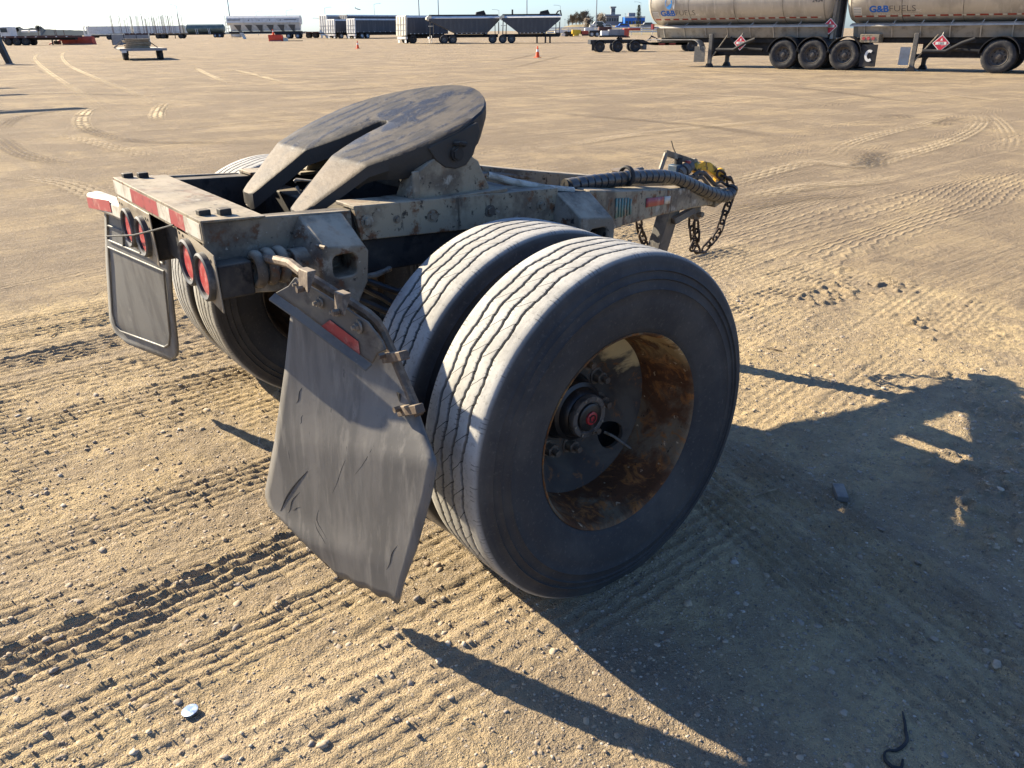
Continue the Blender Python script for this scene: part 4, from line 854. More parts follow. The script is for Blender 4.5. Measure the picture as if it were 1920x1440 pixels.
def bwheel(root, x, y, r=.52, w=.28, rim='steelrim', z=None, n=28):
    key = (r, w, rim)
    if key not in BW:
        t = MB().lathe([(-w*.36, r*.56), (-w*.48, r*.64), (-w*.5, r*.82), (-w*.42, r*.955), (-w*.34, r*.99), (0, r), (w*.34, r*.99), (w*.42, r*.955), (w*.5, r*.82), (w*.48, r*.64), (w*.36, r*.56)], n, ax='y', closed=True).mesh('wheel', M['btyre'])
        rm = MB().lathe([(-w*.40, r*.57), (-w*.43, r*.55), (-w*.36, r*.53), (-w*.1, r*.50), (w*.02, r*.40), (-w*.04, r*.32), (-w*.04, r*.2), (-w*.3, r*.19), (-w*.34, r*.15), (-w*.34, 0), (w*.36, 0), (w*.36, r*.57)], n, ax='y').mesh('rim', M[rim])
        hb = MB()
        for k in range(8): hb.cyl((r*.36*math.cos(k*.785), -w*.06, r*.36*math.sin(k*.785)), (r*.36*math.cos(k*.785), -w*.005, r*.36*math.sin(k*.785)), r*.055, 8)
        BW[key] = (t, rm, hb.mesh('hand_holes', M['bdark']))
    t, rm, hh = BW[key]; z = r-.01 if z is None else z
    o = link('wheel', t, root, 0, (x, y, z)); ro = link('rim', rm, o); tag(link('hand_holes', hh, o), kind='stuff')
    return o
def duals(root, xs, r=.52, w=.28, rim='steelrim', width=2.5):
    for x in xs:
        bwheel(root, x, w/2, r, w, rim); bwheel(root, x, w*1.5+.06, r, w, rim)
        bwheel(root, x, width-w*1.5-.06, r, w, rim); bwheel(root, x, width-w/2, r, w, rim)
        MB().cyl((x, .3, r), (x, width-.3, r), .07, 10).obj('axle', M['bdark'], root)
def text_mesh(txt, size, bold=0.):
    cu = bpy.data.curves.new('lettering', 'FONT'); cu.body = txt; cu.size = size; cu.offset = bold; cu.resolution_u = 3
    o = bpy.data.objects.new('lettering', cu); col.objects.link(o); bpy.context.view_layer.update()
    me = bpy.data.meshes.new_from_object(o.evaluated_get(bpy.context.evaluated_depsgraph_get())); bpy.data.objects.remove(o); return me
def surf_text(root, txt, x0, z0, size, m, surf, bold=0., wide=None, name='lettering'):
    me = text_mesh(txt, size, bold)
    bm = bmesh.new(); bm.from_mesh(me); bmesh.ops.subdivide_edges(bm, edges=[e for e in bm.edges if e.calc_length() > .12], cuts=2); bm.to_mesh(me); bm.free()
    xs = [v.co.x for v in me.vertices]; k = (wide/(max(xs)-min(xs))) if wide else 1
    mn = min(xs)
    for v in me.vertices:
        x, z = x0+(v.co.x-mn)*k, z0+v.co.y; v.co = (x, surf(z)-.006, z)
    me.materials.clear(); me.materials.append(m)
    if size < .1:                                        # the small line under the name: letters too small to pick apart
        o = link('small_print', me, root); tag(o, kind='stuff'); return o
    bm = bmesh.new(); bm.from_mesh(me); left = set(bm.verts); first = None
    while left:
        st = [left.pop()]; comp = set(st)
        while st:
            for e in st.pop().link_edges:
                for v in e.verts:
                    if v in left: left.discard(v); comp.add(v); st.append(v)
        fs = {f for v in comp for f in v.link_faces}; ix = {v: i for i, v in enumerate(comp)}
        lm = bpy.data.meshes.new('letter'); lm.from_pydata([v.co[:] for v in comp], [], [[ix[v] for v in f.verts] for f in fs]); lm.materials.append(m)
        o = link('letter', lm, root); s = o.modifiers.new('th', 'SOLIDIFY'); s.thickness = .003
    bm.free(); return o
def placard(root, x, y, z, h, parent=None):
    d = MB().loft([[(x-h, yy, z), (x, yy, z-h), (x+h, yy, z), (x, yy, z+h)] for yy in (y, y-.012)]).obj('placard', M['letterw'], root)
    k = h*.90; i = MB().loft([[(x-k, yy, z), (x, yy, z-k), (x+k, yy, z), (x, yy, z+k)] for yy in (y-.0125, y-.016)]).obj('placard_face', M['placard'], d)
    b = MB(); b.box(x-h*.62, x+h*.62, y-.0195, y-.0165, z-h*.16, z+h*.16); b.obj('number_panel', M['letterw'], d)
    b = MB(); b.loft([[(x-h*.14, yy, z+h*.3), (x+h*.14, yy, z+h*.3), (x+h*.05, yy, z+h*.62), (x-h*.03, yy, z+h*.5)] for yy in (y-.0165, y-.019)]); b.obj('flame_mark', M['letterw'], d)
    me = text_mesh('1203', h*.34, .004); xs = [v.co.x for v in me.vertices]; wv = max(xs)-min(xs)
    for v in me.vertices: v.co = (x+v.co.x-wv/2, y-.0205, z-h*.12+v.co.y)
    me.materials.clear(); me.materials.append(M['char']); link('lettering', me, d)

# ---------------------------------------------------------------- two fuel tankers
def tanker(label, px, d, phi, x0, x1, axles, legx, txt, num=None, dome=True, fl=True, placx=None, name='tank_trailer'):
    r = bg(name, px, d, phi, label, 'tank trailer', 'fuel tankers parked end to end')
    cy, cz, a, b_ = 1.25, 2.74, 1.22, 1.02
    prof = [(x0, .55), (x0+.04, .78), (x0+.12, .93), (x0+.26, 1.0)] + [(x, 1.0) for x in np.arange(x0+.9, x1-.5, .9)] + [(x1-.26, 1.0), (x1-.12, .93), (x1-.04, .78), (x1, .55)]
    secs = [[(x, cy+a*k*math.cos(t), cz+b_*k*math.sin(t)) for t in np.linspace(0, 2*math.pi, 49)[:-1]] for x, k in prof]
    MB().loft(secs).obj('tank_shell', M['tank'], r, 0, 40)
    def surf(z, off=0):
        k = min(max((z-cz)/b_, -1), 1); return cy-a*math.sqrt(1-k*k)-off
    for x in [x0+.26, x1-.26]+list(np.arange(x0+2.1, x1-1.2, 2.1)):
        MB().loft([[(x+dx, cy+(a+.006)*math.cos(t), cz+(b_+.006)*math.sin(t)) for t in np.linspace(0, 2*math.pi, 49)[:-1]] for dx in (-.018, .018)], caps=False).obj('weld_band', M['skirt'], r)
    # tape dashes
    tm = {}
    for k in range(int((x1-x0-.6)/.44)):
        for j, (m_, wd, of) in enumerate((('red', .27, 0), ('white', .13, .29))):
            xx = x0+.35+k*.44+of; zt = 1.93
            MB().loft([[(xx+dx, surf(z, .004), z), (xx+dx, surf(z, .008), z), (xx+dx, surf(z+.05, .008), z+.05), (xx+dx, surf(z+.05, .004), z+.05)] for dx in (0, wd) for z in (zt,)]).obj('tape', M['bred' if m_ == 'red' else 'letterw'], r)
    # belly: rail, sloped skirt panels, ribs
    MB().prism([(.30, 1.60), (.34, 1.66), (.62, 1.72), (.62, 1.66), (.36, 1.60)], 'x', x0+.25, x1-.05).obj('side_rail', M['alu'], r)
    MB().prism([(.37, 1.62), (.60, 1.20), (.64, 1.20), (.42, 1.64)], 'x', x0+.55, x1-.1).obj('side_skirt', M['skirt'], r)
    for x in np.arange(x0+.8, x1-.3, 1.02):
        MB().prism([(.335, 1.60), (.40, 1.60), (.60, 1.20), (.55, 1.20)], 'x', x-.02, x+.02).obj('skirt_rib', M['alu'], r)
        MB().tube([(x, .40, 1.66), (x, surf(1.80, .01), 1.80)], .018, 6).obj('rail_stay', M['bwhite'], r)
    MB().box(x0+.5, x1-.1, .8, 1.7, 1.0, 1.5).obj('chassis', M['bdark'], r)
    MB().box(x0+2.9, x1-.4, 1.0, 1.6, .48, .999).obj('underframe', M['bdark'], r)
    MB().prism([(.62, 1.66), (.8, 1.2), (1.7, 1.2), (1.9, 1.66)], 'x', x0+.3, x1-.1).obj('tank_cradle', M['skirt'], r)
    duals(r, axles, .57, .29, 'darkrim')
    for x in axles:
        poly = []; 
        for k in range(13):
            t = math.radians(8+164*k/12); poly.append((x+.68*math.cos(t), .57+.68*math.sin(t)))
        for k in range(13)[::-1]:
            t = math.radians(8+164*k/12); poly.append((x+.655*math.cos(t), .57+.655*math.sin(t)))
        MB().prism(poly, 'y', -.01, .66).obj('fender', M['bdark'], r)
    if legx is not None:
        for yy in (.25, 2.1):
            lg = MB().box(legx-.08, legx+.08, yy, yy+.14, .16, 1.35).obj('landing_leg', M['plategrey' if fl else 'bdark'], r, .01)
            MB().prism([(legx-.17, .0), (legx+.17, .0), (legx+.09, .16), (legx-.09, .16)], 'y', yy-.04, yy+.18).obj('leg_foot', M['bdark'], lg)
            MB().tube([(legx+.05, yy+.05, .35), (legx+.75, yy+.05, 1.3)], .03, 6).obj('leg_brace', M['zinc'], lg)
        MB().box(legx-.06, legx+.06, .4, 2.1, .45, .60).obj('leg_crossbar', M['bdark'], r)
        MB().tube([(legx+.3, .25, .72), (legx+1.1, .25, .72), (legx+1.6, .25, 1.0), (legx+2.0, .3, 1.15)], .075, 12).obj('discharge_pipe', M['bdark'], r)  # both pipes are black: the shade under the tank is put into their colour
        MB().tube([(legx+.8, .5, 1.2), (legx+1.3, .5, .78), (legx+2.3, .5, .72)], .065, 12).obj('discharge_pipe', M['bdark'], r)
    if placx is not None: placard(r, placx, .22, 1.0, .30); MB().tube([(placx, .23, 1.25), (placx, .4, 1.4)], .02, 6).obj('placard_bracket', M['alu'], r)
    for t in txt:
        surf_text(r, *t[:5], surf, *t[5:])
    return r, surf
T1, sf1 = tanker('dusty aluminium fuel tank trailer with domed end propped on its landing legs', 1463, 35.8, -38, -6.55, 1.68, (0, 1.22), -3.35,
    [('G&B', -5.85, 2.10, .30, M['blue'], .012, .72, 'lettering'), ('FUELS', -5.10, 2.11, .29, M['char'], -.004, .93), ('INC', -4.15, 2.09, .11, M['letterw']), ('SUPPLIER TO THE INDEPENDENTS', -5.65, 1.985, .085, M['letterw'], .0, 1.62)], placx=-1.95)
T2, sf2 = tanker('dusty aluminium fuel tank trailer coupled behind, its tape dashes running past the second landing leg', 1463, 35.8, -38, 2.22, 12.5, (2.48, 7.9, 9.55), 5.0,
    [('G&B', 3.14, 2.10, .30, M['blue'], .012, .72, 'lettering'), ('FUELS', 3.88, 2.11, .29, M['char'], -.004, .93), ('INC', 4.83, 2.09, .11, M['letterw']), ('SUPPLIER TO THE INDEPENDENTS', 3.30, 1.985, .085, M['letterw'], .0, 1.62)], placx=5.9)
# oval logo, data plates, fleet number
for rt, sf, xx in ((T1, sf1, -5.40),):
    b = MB(); pts = [(xx+.17*math.cos(t), 2.62+.27*math.sin(t)) for t in np.linspace(0, 6.283, 25)[:-1]]; b.loft([[(x, sf(z, .005), z) for x, z in pts], [(x, sf(z, .009), z) for x, z in pts]]); b.obj('logo_drop', M['skyblue'], rt)
    pts = [(xx+.24+.06*math.cos(t), 2.62+.26*math.sin(t)) for t in np.linspace(0, 6.283, 25)[:-1]]; b = MB(); b.loft([[(x, sf(z, .010), z) for x, z in pts], [(x, sf(z, .013), z) for x, z in pts]]); b.obj('logo_swoosh', M['letterw'], rt)
for rt, sf, xx in ((T1, sf1, -6.25), (T2, sf2, 2.55)):
    b = MB(); zs = np.linspace(2.0, 2.27, 5)
    for dx in (0,): b.loft([[(xx, sf(z, .004), z) for z in zs]+[(xx, sf(z, .008), z) for z in zs[::-1]], [(xx+.3, sf(z, .004), z) for z in zs]+[(xx+.3, sf(z, .008), z) for z in zs[::-1]]])
    dp = b.obj('data_plate', M['letterw'], rt)
    for i in range(4):
        for k in range(6):
            z = 2.02+.055*i; x = xx+.02+k*.045; MB().loft([[(x, sf(z, .0085), z), (x+.028, sf(z, .0085), z), (x+.028, sf(z+.028, .0085), z+.028), (x, sf(z+.028, .0085), z+.028)], [(x, sf(z, .0105), z), (x+.028, sf(z, .0105), z), (x+.028, sf(z+.028, .0105), z+.028), (x, sf(z+.028, .0105), z+.028)]]).obj('plate_mark', M['pole'], dp)
surf_text(T1, '2454', .95, 2.50, .17, M['char'], sf1, .004, .42)
MB().prism([(.60, 1.15), (.60, 3.35), (1.9, 3.35), (1.9, 1.15)], 'x', 1.66, 1.78).obj('end_cabinet', M['skirt'], T1)
for y in (.55, .75, 1.0): MB().tube([(1.95, y, 1.2), (1.97, y, 2.0), (1.93, y+.1, 2.9), (1.85, y, 3.3)], .04, 8).obj('transfer_hose', M['bdark'], T1)
placard(T1, 1.62, .55, 1.62, .30)
b = MB(); b.box(3.0, 3.7, .1, .75, 1.02, 1.32); tb = b.obj('tail_light_bar', M['zincplate'], T2, .01)
for k in range(3): MB().cyl((3.13+k*.18, .085, 1.17), (3.13+k*.18, .105, 1.17), .06, 16).obj('lamp_lens', M['lens'], tb)
MB().box(3.12, 3.72, .05, .09, .15, .95).obj('mud_flap', M['bdark'], T2)
b = MB(); pts = [(3.45+.17*math.cos(t), .55+.22*math.sin(t)) for t in np.linspace(.9, 5.4, 14)]+[(3.45+.08*math.cos(t), .55+.12*math.sin(t)) for t in np.linspace(5.4, .9, 14)]
b.prism(pts, 'y', .034, .049); b.obj('flap_emblem', M['letterw'], T2)
MB().box(4.35, 4.72, .9, .94, .20, .85).obj('mud_flap', M['bwhite'], T2)
MB().box(4.7, 7.6, 1.3, 1.34, .95, 1.45).obj('frame_web', M['maroon'], T2)
for tt in (T1,):
    b = MB(); pts = [(-6.4, 1.14), (-4.15, 1.14)] + [(-4.15+.42*math.sin(t), .72+.42*math.cos(t)) for t in np.linspace(0, 1.5, 8)]
    b.prism(pts+[(x-.0, z-.03) for x, z in pts[::-1]], 'y', .05, .6); b.obj('catwalk_fender', M['alu'], tt)
    MB().box(-4.0, -3.5, .08, .12, .22, .86).obj('mud_flap', M['plategrey'], tt)
    MB().box(-6.3, -6.2, .2, .34, 1.55, 1.78).obj('marker_lamp', M['lens'], tt)

# ---------------------------------------------------------------- black tri-axle lowbed jeep
J = bg('lowbed_jeep', 1107, 66, 0, 'low black three-axle jeep trailer with drop frame beside the fuel tankers', 'trailer', None)
b = MB(); b.prism([(0, .86), (4.0, .86), (5.0, .45), (7.0, .45), (7.3, .5), (8.6, .5), (8.6, .70), (7.2, .70), (7.0, .62), (5.2, .62), (4.1, .62), (0, .62)], 'y', .25, .40); b.prism([(0, .86), (4.0, .86), (5.0, .45), (7.0, .45), (8.6, .5), (8.6, .70), (7.0, .62), (4.1, .62), (0, .62)], 'y', 2.1, 2.25); b.box(0, .3, .0, 2.5, .55, .86); b.box(0.1, .3, .1, .18, .12, .55); b.box(3.4, 3.6, .4, 2.1, .5, .7); b.box(6.2, 6.6, .4, 2.1, .5, .7)
b.obj('drop_frame', M['black'], J)
duals(J, (.72, 2.08, 3.42, 7.75), .39, .24, 'darkrim')
for x in (.72, 2.08, 3.42):
    poly = [(x+.46*math.cos(math.radians(20+k*14)), .42+.46*math.sin(math.radians(20+k*14))) for k in range(11)]; poly += [(x+.44*math.cos(math.radians(160-k*14)), .42+.44*math.sin(math.radians(160-k*14))) for k in range(11)]
    MB().prism(poly, 'y', -.02, .5).obj('fender', M['black'], J)
MB().box(4.0, 4.3, .25, 2.2, .15, .55).obj('mud_flap', M['plategrey'], J)
b = MB(); b.box(5.9, 6.9, .7, 1.8, .7, 1.05); b.prism([(5.7, 1.05), (7.1, 1.05), (6.8, 1.14), (5.9, 1.14)], 'y', .6, 1.9); b.obj('fifth_wheel', M['bdark'], J)
for k in range(3): MB().tube([(4.4+.15*k, 1.0, .75), (4.7, .9, 1.05+.05*k), (5.1, .8, .95), (5.3+.2*k, .7, .6)], .03, 6).obj('air_hose', M['hose'], J)
for x in (5.2, 6.0): MB().box(x, x+.5, .23, .248, .50, .58).obj('tape', M['bred'], J)

# ---------------------------------------------------------------- grain hoppers
def hopper(label, px, d, L, wheels, lsl, rsl, z0=1.28, zt=3.02, zr_=3.35, group='grain hopper trailers', legs=(), cap='cream', top=True, bumper=True, phi=0, sm='hopper'):
    r = bg('grain_hopper_trailer', px, d, phi, label, 'trailer', group)
    b = MB(); b.prism([(0, zt), (0, zt-.25), (lsl, z0), (L-rsl, z0), (L, zt-.25), (L, zt)], 'y', 0, 2.5); b.obj('hopper_body', M[sm], r)
    b = MB()
    for x in np.arange(.35, L-.2, .42):
        zb = max(z0+.02, (zt-.25)-(x/lsl)*(zt-.25-z0)) if x < lsl else (z0+.02 if x < L-rsl else z0+(x-(L-rsl))/rsl*(zt-.25-z0)); b.box(x-.03, x+.03, -.035, -.001, zb+.03, zt-.03)
    tag(b.obj('side_ribs', M[sm], r), kind='stuff')
    b = MB(); b.prism([(-.03, zt), (.1, zt+.05), (.45, zr_-.06), (2.05, zr_-.06), (2.4, zt+.05), (2.53, zt)], 'x', -.05, L+.05); b.obj('top_rim', M['bwhite'], r)
    if top: MB().cyl((.1, .55, zr_), (L-.1, .55, zr_), .11, 10).obj('rolled_tarp', M['bdark'], r)
    MB().box(.1, L-.1, .85, 1.65, .72, 1.1).obj('chassis', M['bdark'], r)
    for x in (lsl+.1, L-rsl-.3): MB().box(x, x+.2, .05, 2.45, 1.0, z0-.005).obj('bolster', M['bdark'], r)
    MB().box(lsl, L-rsl, .02, .10, z0-.16, z0-.004).obj('side_rail', M['bdark'], r)
    for k in range(7):
        x = lsl+.2+k*(L-lsl-rsl-.5)/6; MB().box(x, x+.16, .003, .018, z0-.09, z0-.03).obj('marker_tape', M['letterw'], r)
    duals(r, wheels, .53, .28, 'steelrim')
    for x in (.12, .55): MB().tube([(x, .12, 1.0), (x+.08, .12, zt-.3)], .06, 6).obj('end_post', M['bdark'], r)
    for x in (L-.15, L-.6): MB().tube([(x, .12, 1.1), (x, .12, zt-.5)], .05, 6).obj('end_post', M['bdark'], r)
    for x in legs: MB().box(x-.07, x+.07, .3, .45, .0, 1.1).obj('landing_leg', M['bdark'], r); MB().box(x-.07, x+.07, 2.0, 2.15, .0, 1.1).obj('landing_leg', M['bdark'], r)
    if bumper:
        MB().box(-.1, .02, .0, 2.5, .62, .84).obj('rear_bumper', M['bwhite'], r); MB().box(.25, .29, .0, .62, .12, 1.0).obj('mud_flap', M['bwhite'], r); MB().box(-.06, -.03, .0, .5, .1, .64).obj('mud_flap', M['letterw'], r)
    b = MB(); b.prism([(.0, zt-.30), (-.28, zt-.12), (-.28, zt+.1), (.0, zr_-.02), (.35, zr_-.02), (.35, zt-.02), (.05, zt-.02)], 'y', -.05, 2.55); b.obj('end_cap', M[cap], r)
    MB().box(-.1, .5, -.04, .04, zt-.95, zt-.87).obj('platform', M[cap], r)
    return r
G1 = hopper('grey grain hopper trailer with white rim, its cream end cap beside a square rear trailer', 806, 113, 9.2, (1.9, 3.05), 3.3, 1.6, phi=9)
G2 = hopper('grey grain hopper trailer on three axles with dark posts at its free end', 941, 113, 7.6, (-1.2, .12, 1.25), 2.1, 1.9, legs=(4.6, 5.7, 6.3), bumper=False, cap='cream')
for G, x in ((G1, 6.2), (G2, 4.9)): b = MB(); b.prism([(x, 3.45), (x+1.35, 3.45), (x+1.1, 3.95), (x+.1, 3.75)], 'y', .9, 1.6); b.obj('folded_hatch', M['bdark'], G)
b = MB(); b.tube([(6.9, 1.2, 3.2), (7.3, 1.2, 3.75), (7.6, 1.2, 3.85), (7.75, 1.2, 3.2)], .10, 8); b.obj('chute', M['bdark'], G2)
MB().cyl((1.4, 1.2, 3.3), (1.4, 1.2, 4.0), .12, 8).obj('exhaust_stub', M['bdark'], G2)
def boxtrailer(label, px, d, L, w_end, phi, H=3.5, side='tarp', end='cream', wheels=(1.3, 2.6), group='end dump trailers', name='end_dump_trailer', rim='alrim'):
    r = bg(name, px, d, phi, label, 'trailer', group)
    b = MB(); b.prism([(0, 1.15), (L, 1.15), (L, H-.25), (.12, H-.25)], 'y', 0, 2.5); b.obj('box_side', M[side], r)
    b = MB(); b.prism([(-.04, H-.26), (2.54, H-.26), (2.35, H), (.15, H)], 'x', .02, L+.02); b.obj('top_rail', M['bwhite'], r)
    b = MB(); b.prism([(-.25, 1.0), (0, 1.0), (.16, H-.24), (.05, H+.02), (-.12, H-.05)], 'y', -.03, 2.53); e = b.obj('tailgate', M[end], r)
    for y in (.5, 1.25, 2.0): MB().prism([(-.30, 1.05), (-.251, 1.05), (-.125, H-.15), (-.17, H-.15)], 'y', y-.05, y+.05).obj('gate_rib', M['bgrey'], e)
    for z in (1.6, 2.3): 
        k = (z-1.0)/(H-1.05); MB().box(-.29+.13*k, -.235+.13*k, .1, 2.4, z, z+.07).obj('gate_rail', M['bgrey'], e)
    MB().box(-.2, .1, .05, 2.45, .55, .85).obj('rear_bumper', M['bwhite'], r)
    for y in (.1, 1.9): MB().box(-.1, -.06, y, y+.5, .08, .56).obj('mud_flap', M['bwhite'], r)
    for y in (.2, .5, 2.2): MB().cyl((-.215, y, .7), (-.2, y, .7), .06, 10).obj('lamp_lens', M['lens'], r)
    MB().box(.2, L-.1, .85, 1.65, .62, 1.148).obj('chassis', M['bdark'], r)
    for k in range(9): MB().box(.5+k*(L-1)/9, .66+k*(L-1)/9, -.012, -.001, 1.17, 1.25).obj('marker_tape', M['letterw'], r)
    duals(r, wheels, .53, .28, rim)
    return r
boxtrailer('tall cream-ended trailer with ladder and dark open side beside the grey hopper', 764, 117, 6.5, 1.2, 36, 3.45, 'tarp', 'cream', (1.0,), 'grain hopper trailers', 'grain_trailer', 'darkrim')
boxtrailer('dark-sided end dump trailer with pale battered tailgate and white top rail', 668, 168, 13.0, 1.2, 47, 3.55, 'tarp', 'bwhite', (1.5, 2.85))
boxtrailer('white end dump trailer with its tailgate beside another trailer', 630, 172, 6.0, 1.2, 47, 3.5, 'tarp', 'bwhite', (1.4,))
boxtrailer('tall white-ended trailer with dark rolled tarp behind the dark-sided one', 654, 180, 16, 1.2, 44, 4.4, 'tarp', 'bgrey', (1.5, 2.9))
boxtrailer('white trailer with pale blue side at the end of the dump trailers', 616, 180, 9, 1.2, 47, 4.4, 'bgrey', 'bwhite', (1.5,))
# white bulk hopper
B_ = bg('bulk_hopper_trailer', 428, 182, 0, 'long white dry-bulk hopper trailer with row of grey discharge cones', 'trailer')
L = 15.2; b = MB(); b.loft([[(x, y, z) for y, z in ((.0, 3.1), (.15, 4.0), (.7, 4.4), (1.8, 4.4), (2.35, 4.0), (2.5, 3.1), (2.2, 2.7), (.3, 2.7))] for x in (.1, L)]); b.obj('upper_shell', M['bwhite'], B_)
MB().prism([(.3, 2.7), (.9, 1.5), (1.6, 1.5), (2.2, 2.7)], 'x', .6, L-.2).obj('lower_shell', M['bwhite'], B_)
for k in range(6):
    x = 2.2+k*2.25; MB().loft([[(x-.75+.75*j, .25+.4*j, 2.66-1.2*j), (x+.75-.45*j, .25+.4*j, 2.66-1.2*j), (x+.75-.45*j, 2.25-.4*j, 2.66-1.2*j), (x-.75+.75*j, 2.25-.4*j, 2.66-1.2*j)] for j in (0, 1)]).obj('discharge_cone', M['plategrey'], B_)
for x in (.3, L-3.2): MB().box(x, x+2.6, .04, .08, 3.52, 3.72).obj('side_decal', M['bgrey'], B_)
for k in range(4): MB().box(4.6+k*2.2, 4.75+k*2.2, .02, .08, 3.45, 3.65).obj('side_port', M['bdark'], B_)
MB().box(.2, L, .5, 2.0, 1.05, 1.45).obj('chassis', M['bdark'], B_); MB().box(9.8, L, .3, 2.2, .75, 1.3).obj('suspension', M['bdark'], B_)
MB().prism([(2.4, 1.2), (3.2, 1.2), (3.7, 0), (3.1, 0)], 'y', .3, .5).obj('landing_leg', M['bwhite'], B_)
for z in (2.0, 2.6, 3.2, 3.8): MB().box(-.35, .1, .6, 1.9, z, z+.08).obj('ladder_rung', M['bwhite'], B_)
for y in (.55, 1.9): MB().box(-.36, -.26, y, y+.06, 1.2, 4.5).obj('ladder_rail', M['bwhite'], B_)
MB().cyl((.4, 1.25, .75), (2.4, 1.25, .75), .45, 16).obj('blower_tank', M['bwhite'], B_)
duals(B_, (12.6, 14.5), .53, .28, 'alrim')
# green-grey tank
g = bg('tank_trailer', 350, 250, 0, 'green-grey cylindrical tank trailer parked on the far row', 'tank trailer')
MB().lathe([(.0, 0), (.0, .8), (.25, 1.15), (10.5, 1.15), (10.8, .8), (10.8, 0)], 24, c=(0, 1.25, 2.35)).obj('tank_shell', M['bgreen'], g)
MB().box(0, 10.6, .6, 1.9, .75, 1.2).obj('chassis', M['bdark'], g); duals(g, (8.2, 9.5), .53, .28, 'alrim')
for x in (3.0, 3.5, 6.6, 7.0): MB().tube([(x, .0, 1.0), (x-.2, -.0, 2.4)], .08, 6).obj('ladder', M['bwhite'], g)
MB().box(-1.5, -.9, .3, 2.2, .8, 3.3).obj('end_housing', M['cream'], g)

# ---------------------------------------------------------------- smaller things standing in the yard
def cone(px, py, h, label):
    dd = 60
    for _ in range(30):                                    # the distance where the ground is seen at py
        p = at(px, dd); dd *= 1+(pj(p)[1]-py)/400.
    o = empty('traffic_cone', at(px, dd), 0, label, 'traffic cone', 'orange traffic cones in the yard'); s = h/.71
    MB().loft([[(x*s, y*s, z*s) for x, y in ((-.18, -.18), (.18, -.18), (.18, .18), (-.18, .18))] for z in (0, .035)]).obj('base', M['coneo'], o)
    MB().lathe([(.035*s, .135*s), (.70*s, .03*s), (.71*s, .0)], 20, ax='z').obj('cone_body', M['coneo'], o)
    MB().lathe([(.36*s, .091*s), (.36*s, .095*s), (.50*s, .072*s), (.50*s, .068*s)], 20, ax='z').obj('reflective_band', M['conew'], o)
cone(1008, 108, .68, 'orange traffic cone with pale band on open gravel before the grey hoppers'); cone(671, 90, .75, 'orange traffic cone on open gravel before the dark-sided dump trailer')
def pusher(px, d, W, Hh, label, m='bred'):
    r = bg('snow_pusher', px, d, 0, label, 'snow blade')
    MB().loft([[(0, 0, 0), (W, 0, 0), (W, .12, 0), (0, .12, 0)], [(-.08, -.12, Hh*.55), (W-.05, -.12, Hh*.55), (W-.05, .02, Hh*.55), (-.08, .02, Hh*.55)], [(-.12, .05, Hh), (W-.12, .05, Hh), (W-.12, .17, Hh), (-.12, .17, Hh)]]).obj('blade', M[m], r)
    for x in (-.1, W-.08): MB().prism([(.1, 0), (1.1, 0), (.8, Hh*.9), (.1, Hh)], 'x', x, x+.08).obj('side_plate', M[m], r)
    for x in (W*.3, W*.7): MB().box(x-.1, x+.1, .1, .9, Hh*.3, Hh*.6).obj('push_arm', M['bdark'], r)
    MB().box(.05, W-.1, -.03, -.005, .02, .12).obj('cutting_edge', M['bgrey'], r)
    return r
pu = pusher(118, 131, 4.6, 1.15, 'long faded red snow pusher blade standing on the gravel')
MB().tube([(-2.2, .3, .1), (-.8, .4, .5), (-.1, .5, .8)], .09, 6).obj('push_frame', M['bred'], pu); MB().box(-1.3, -.6, .0, .8, .05, .55).obj('hitch_box', M['bdark'], pu)
p2_ = pusher(505, 146, 2.2, 1.0, 'short orange-red snow pusher with a cone standing on it', 'borange'); MB().box(2.3, 3.0, .2, .7, .0, .55).obj('hitch_box', M['cream'], p2_); MB().box(3.1, 5.5, .3, .6, .0, .10).obj('tow_pole', M['bdark'], p2_)
o = empty('traffic_cone', at(514, 146)+np.array([0, 0, 1.0]), 0, 'orange traffic cone standing on the short orange-red snow pusher', 'traffic cone', 'orange traffic cones in the yard')
MB().loft([[(x, y, z) for x, y in ((-.2, -.2), (.2, -.2), (.2, .2), (-.2, .2))] for z in (0, .04)]).obj('base', M['coneo'], o); MB().lathe([(.04, .2), (.88, .04), (.9, 0)], 16, ax='z').obj('cone_body', M['coneo'], o); MB().lathe([(.45, .128), (.45, .133), (.62, .10), (.62, .095)], 16, ax='z').obj('reflective_band', M['conew'], o)
# three grey panels
r = bg('panel_barrier', 212, 124, 0, 'row of three grey upright panels behind the flat deck trailer', 'barrier')
for k in range(3): MB().box(k*1.78, k*1.78+1.70, 0, .12, .02, 1.32).obj('panel', M['bgrey'], r); MB().box(k*1.78-.07, k*1.78-.01, -.03, .2, 0, 1.4).obj('post', M['bdark'], r)
MB().box(3*1.78-.07, 3*1.78, -.03, .2, 0, 1.5).obj('post', M['cream'], r)
# flat deck trailer with a stack of pallets
F_ = bg('flat_deck_trailer', 229, 55, 27, 'small flat deck trailer with bleached planks carrying a stack of pallets', 'trailer')
dk = MB().box(0, 2.75, 0, 6.2, .60, .66).obj('deck_frame', M['bdark'], F_)
for k in range(12): MB().box(.0+k*.2295, .222+k*.2295, .02, 6.2, .662, .70).obj('plank', M['deck'], dk)
MB().box(-.02, 2.77, -.10, -.002, .56, .71).obj('rear_rail', M['bgrey'], F_); MB().box(.05, .35, -.12, -.101, .46, .60).obj('number_plate', M['bwhite'], F_)
for x in (.1, 2.2): 
    for y in (1.0, 1.9): bwheel2 = MB().lathe([(-.14, .2), (-.15, .3), (-.1, .33), (.1, .33), (.15, .3), (.14, .2), (.05, .18), (.05, 0), (-.05, 0), (-.05, .18)], 24, c=(x+.22, y, .33)).obj('wheel', M['btyre'], F_)
for x in (-.05, 2.48): MB().box(x, x+.34, .55, 2.35, .64, .659).obj('fender', M['bgrey'], F_)
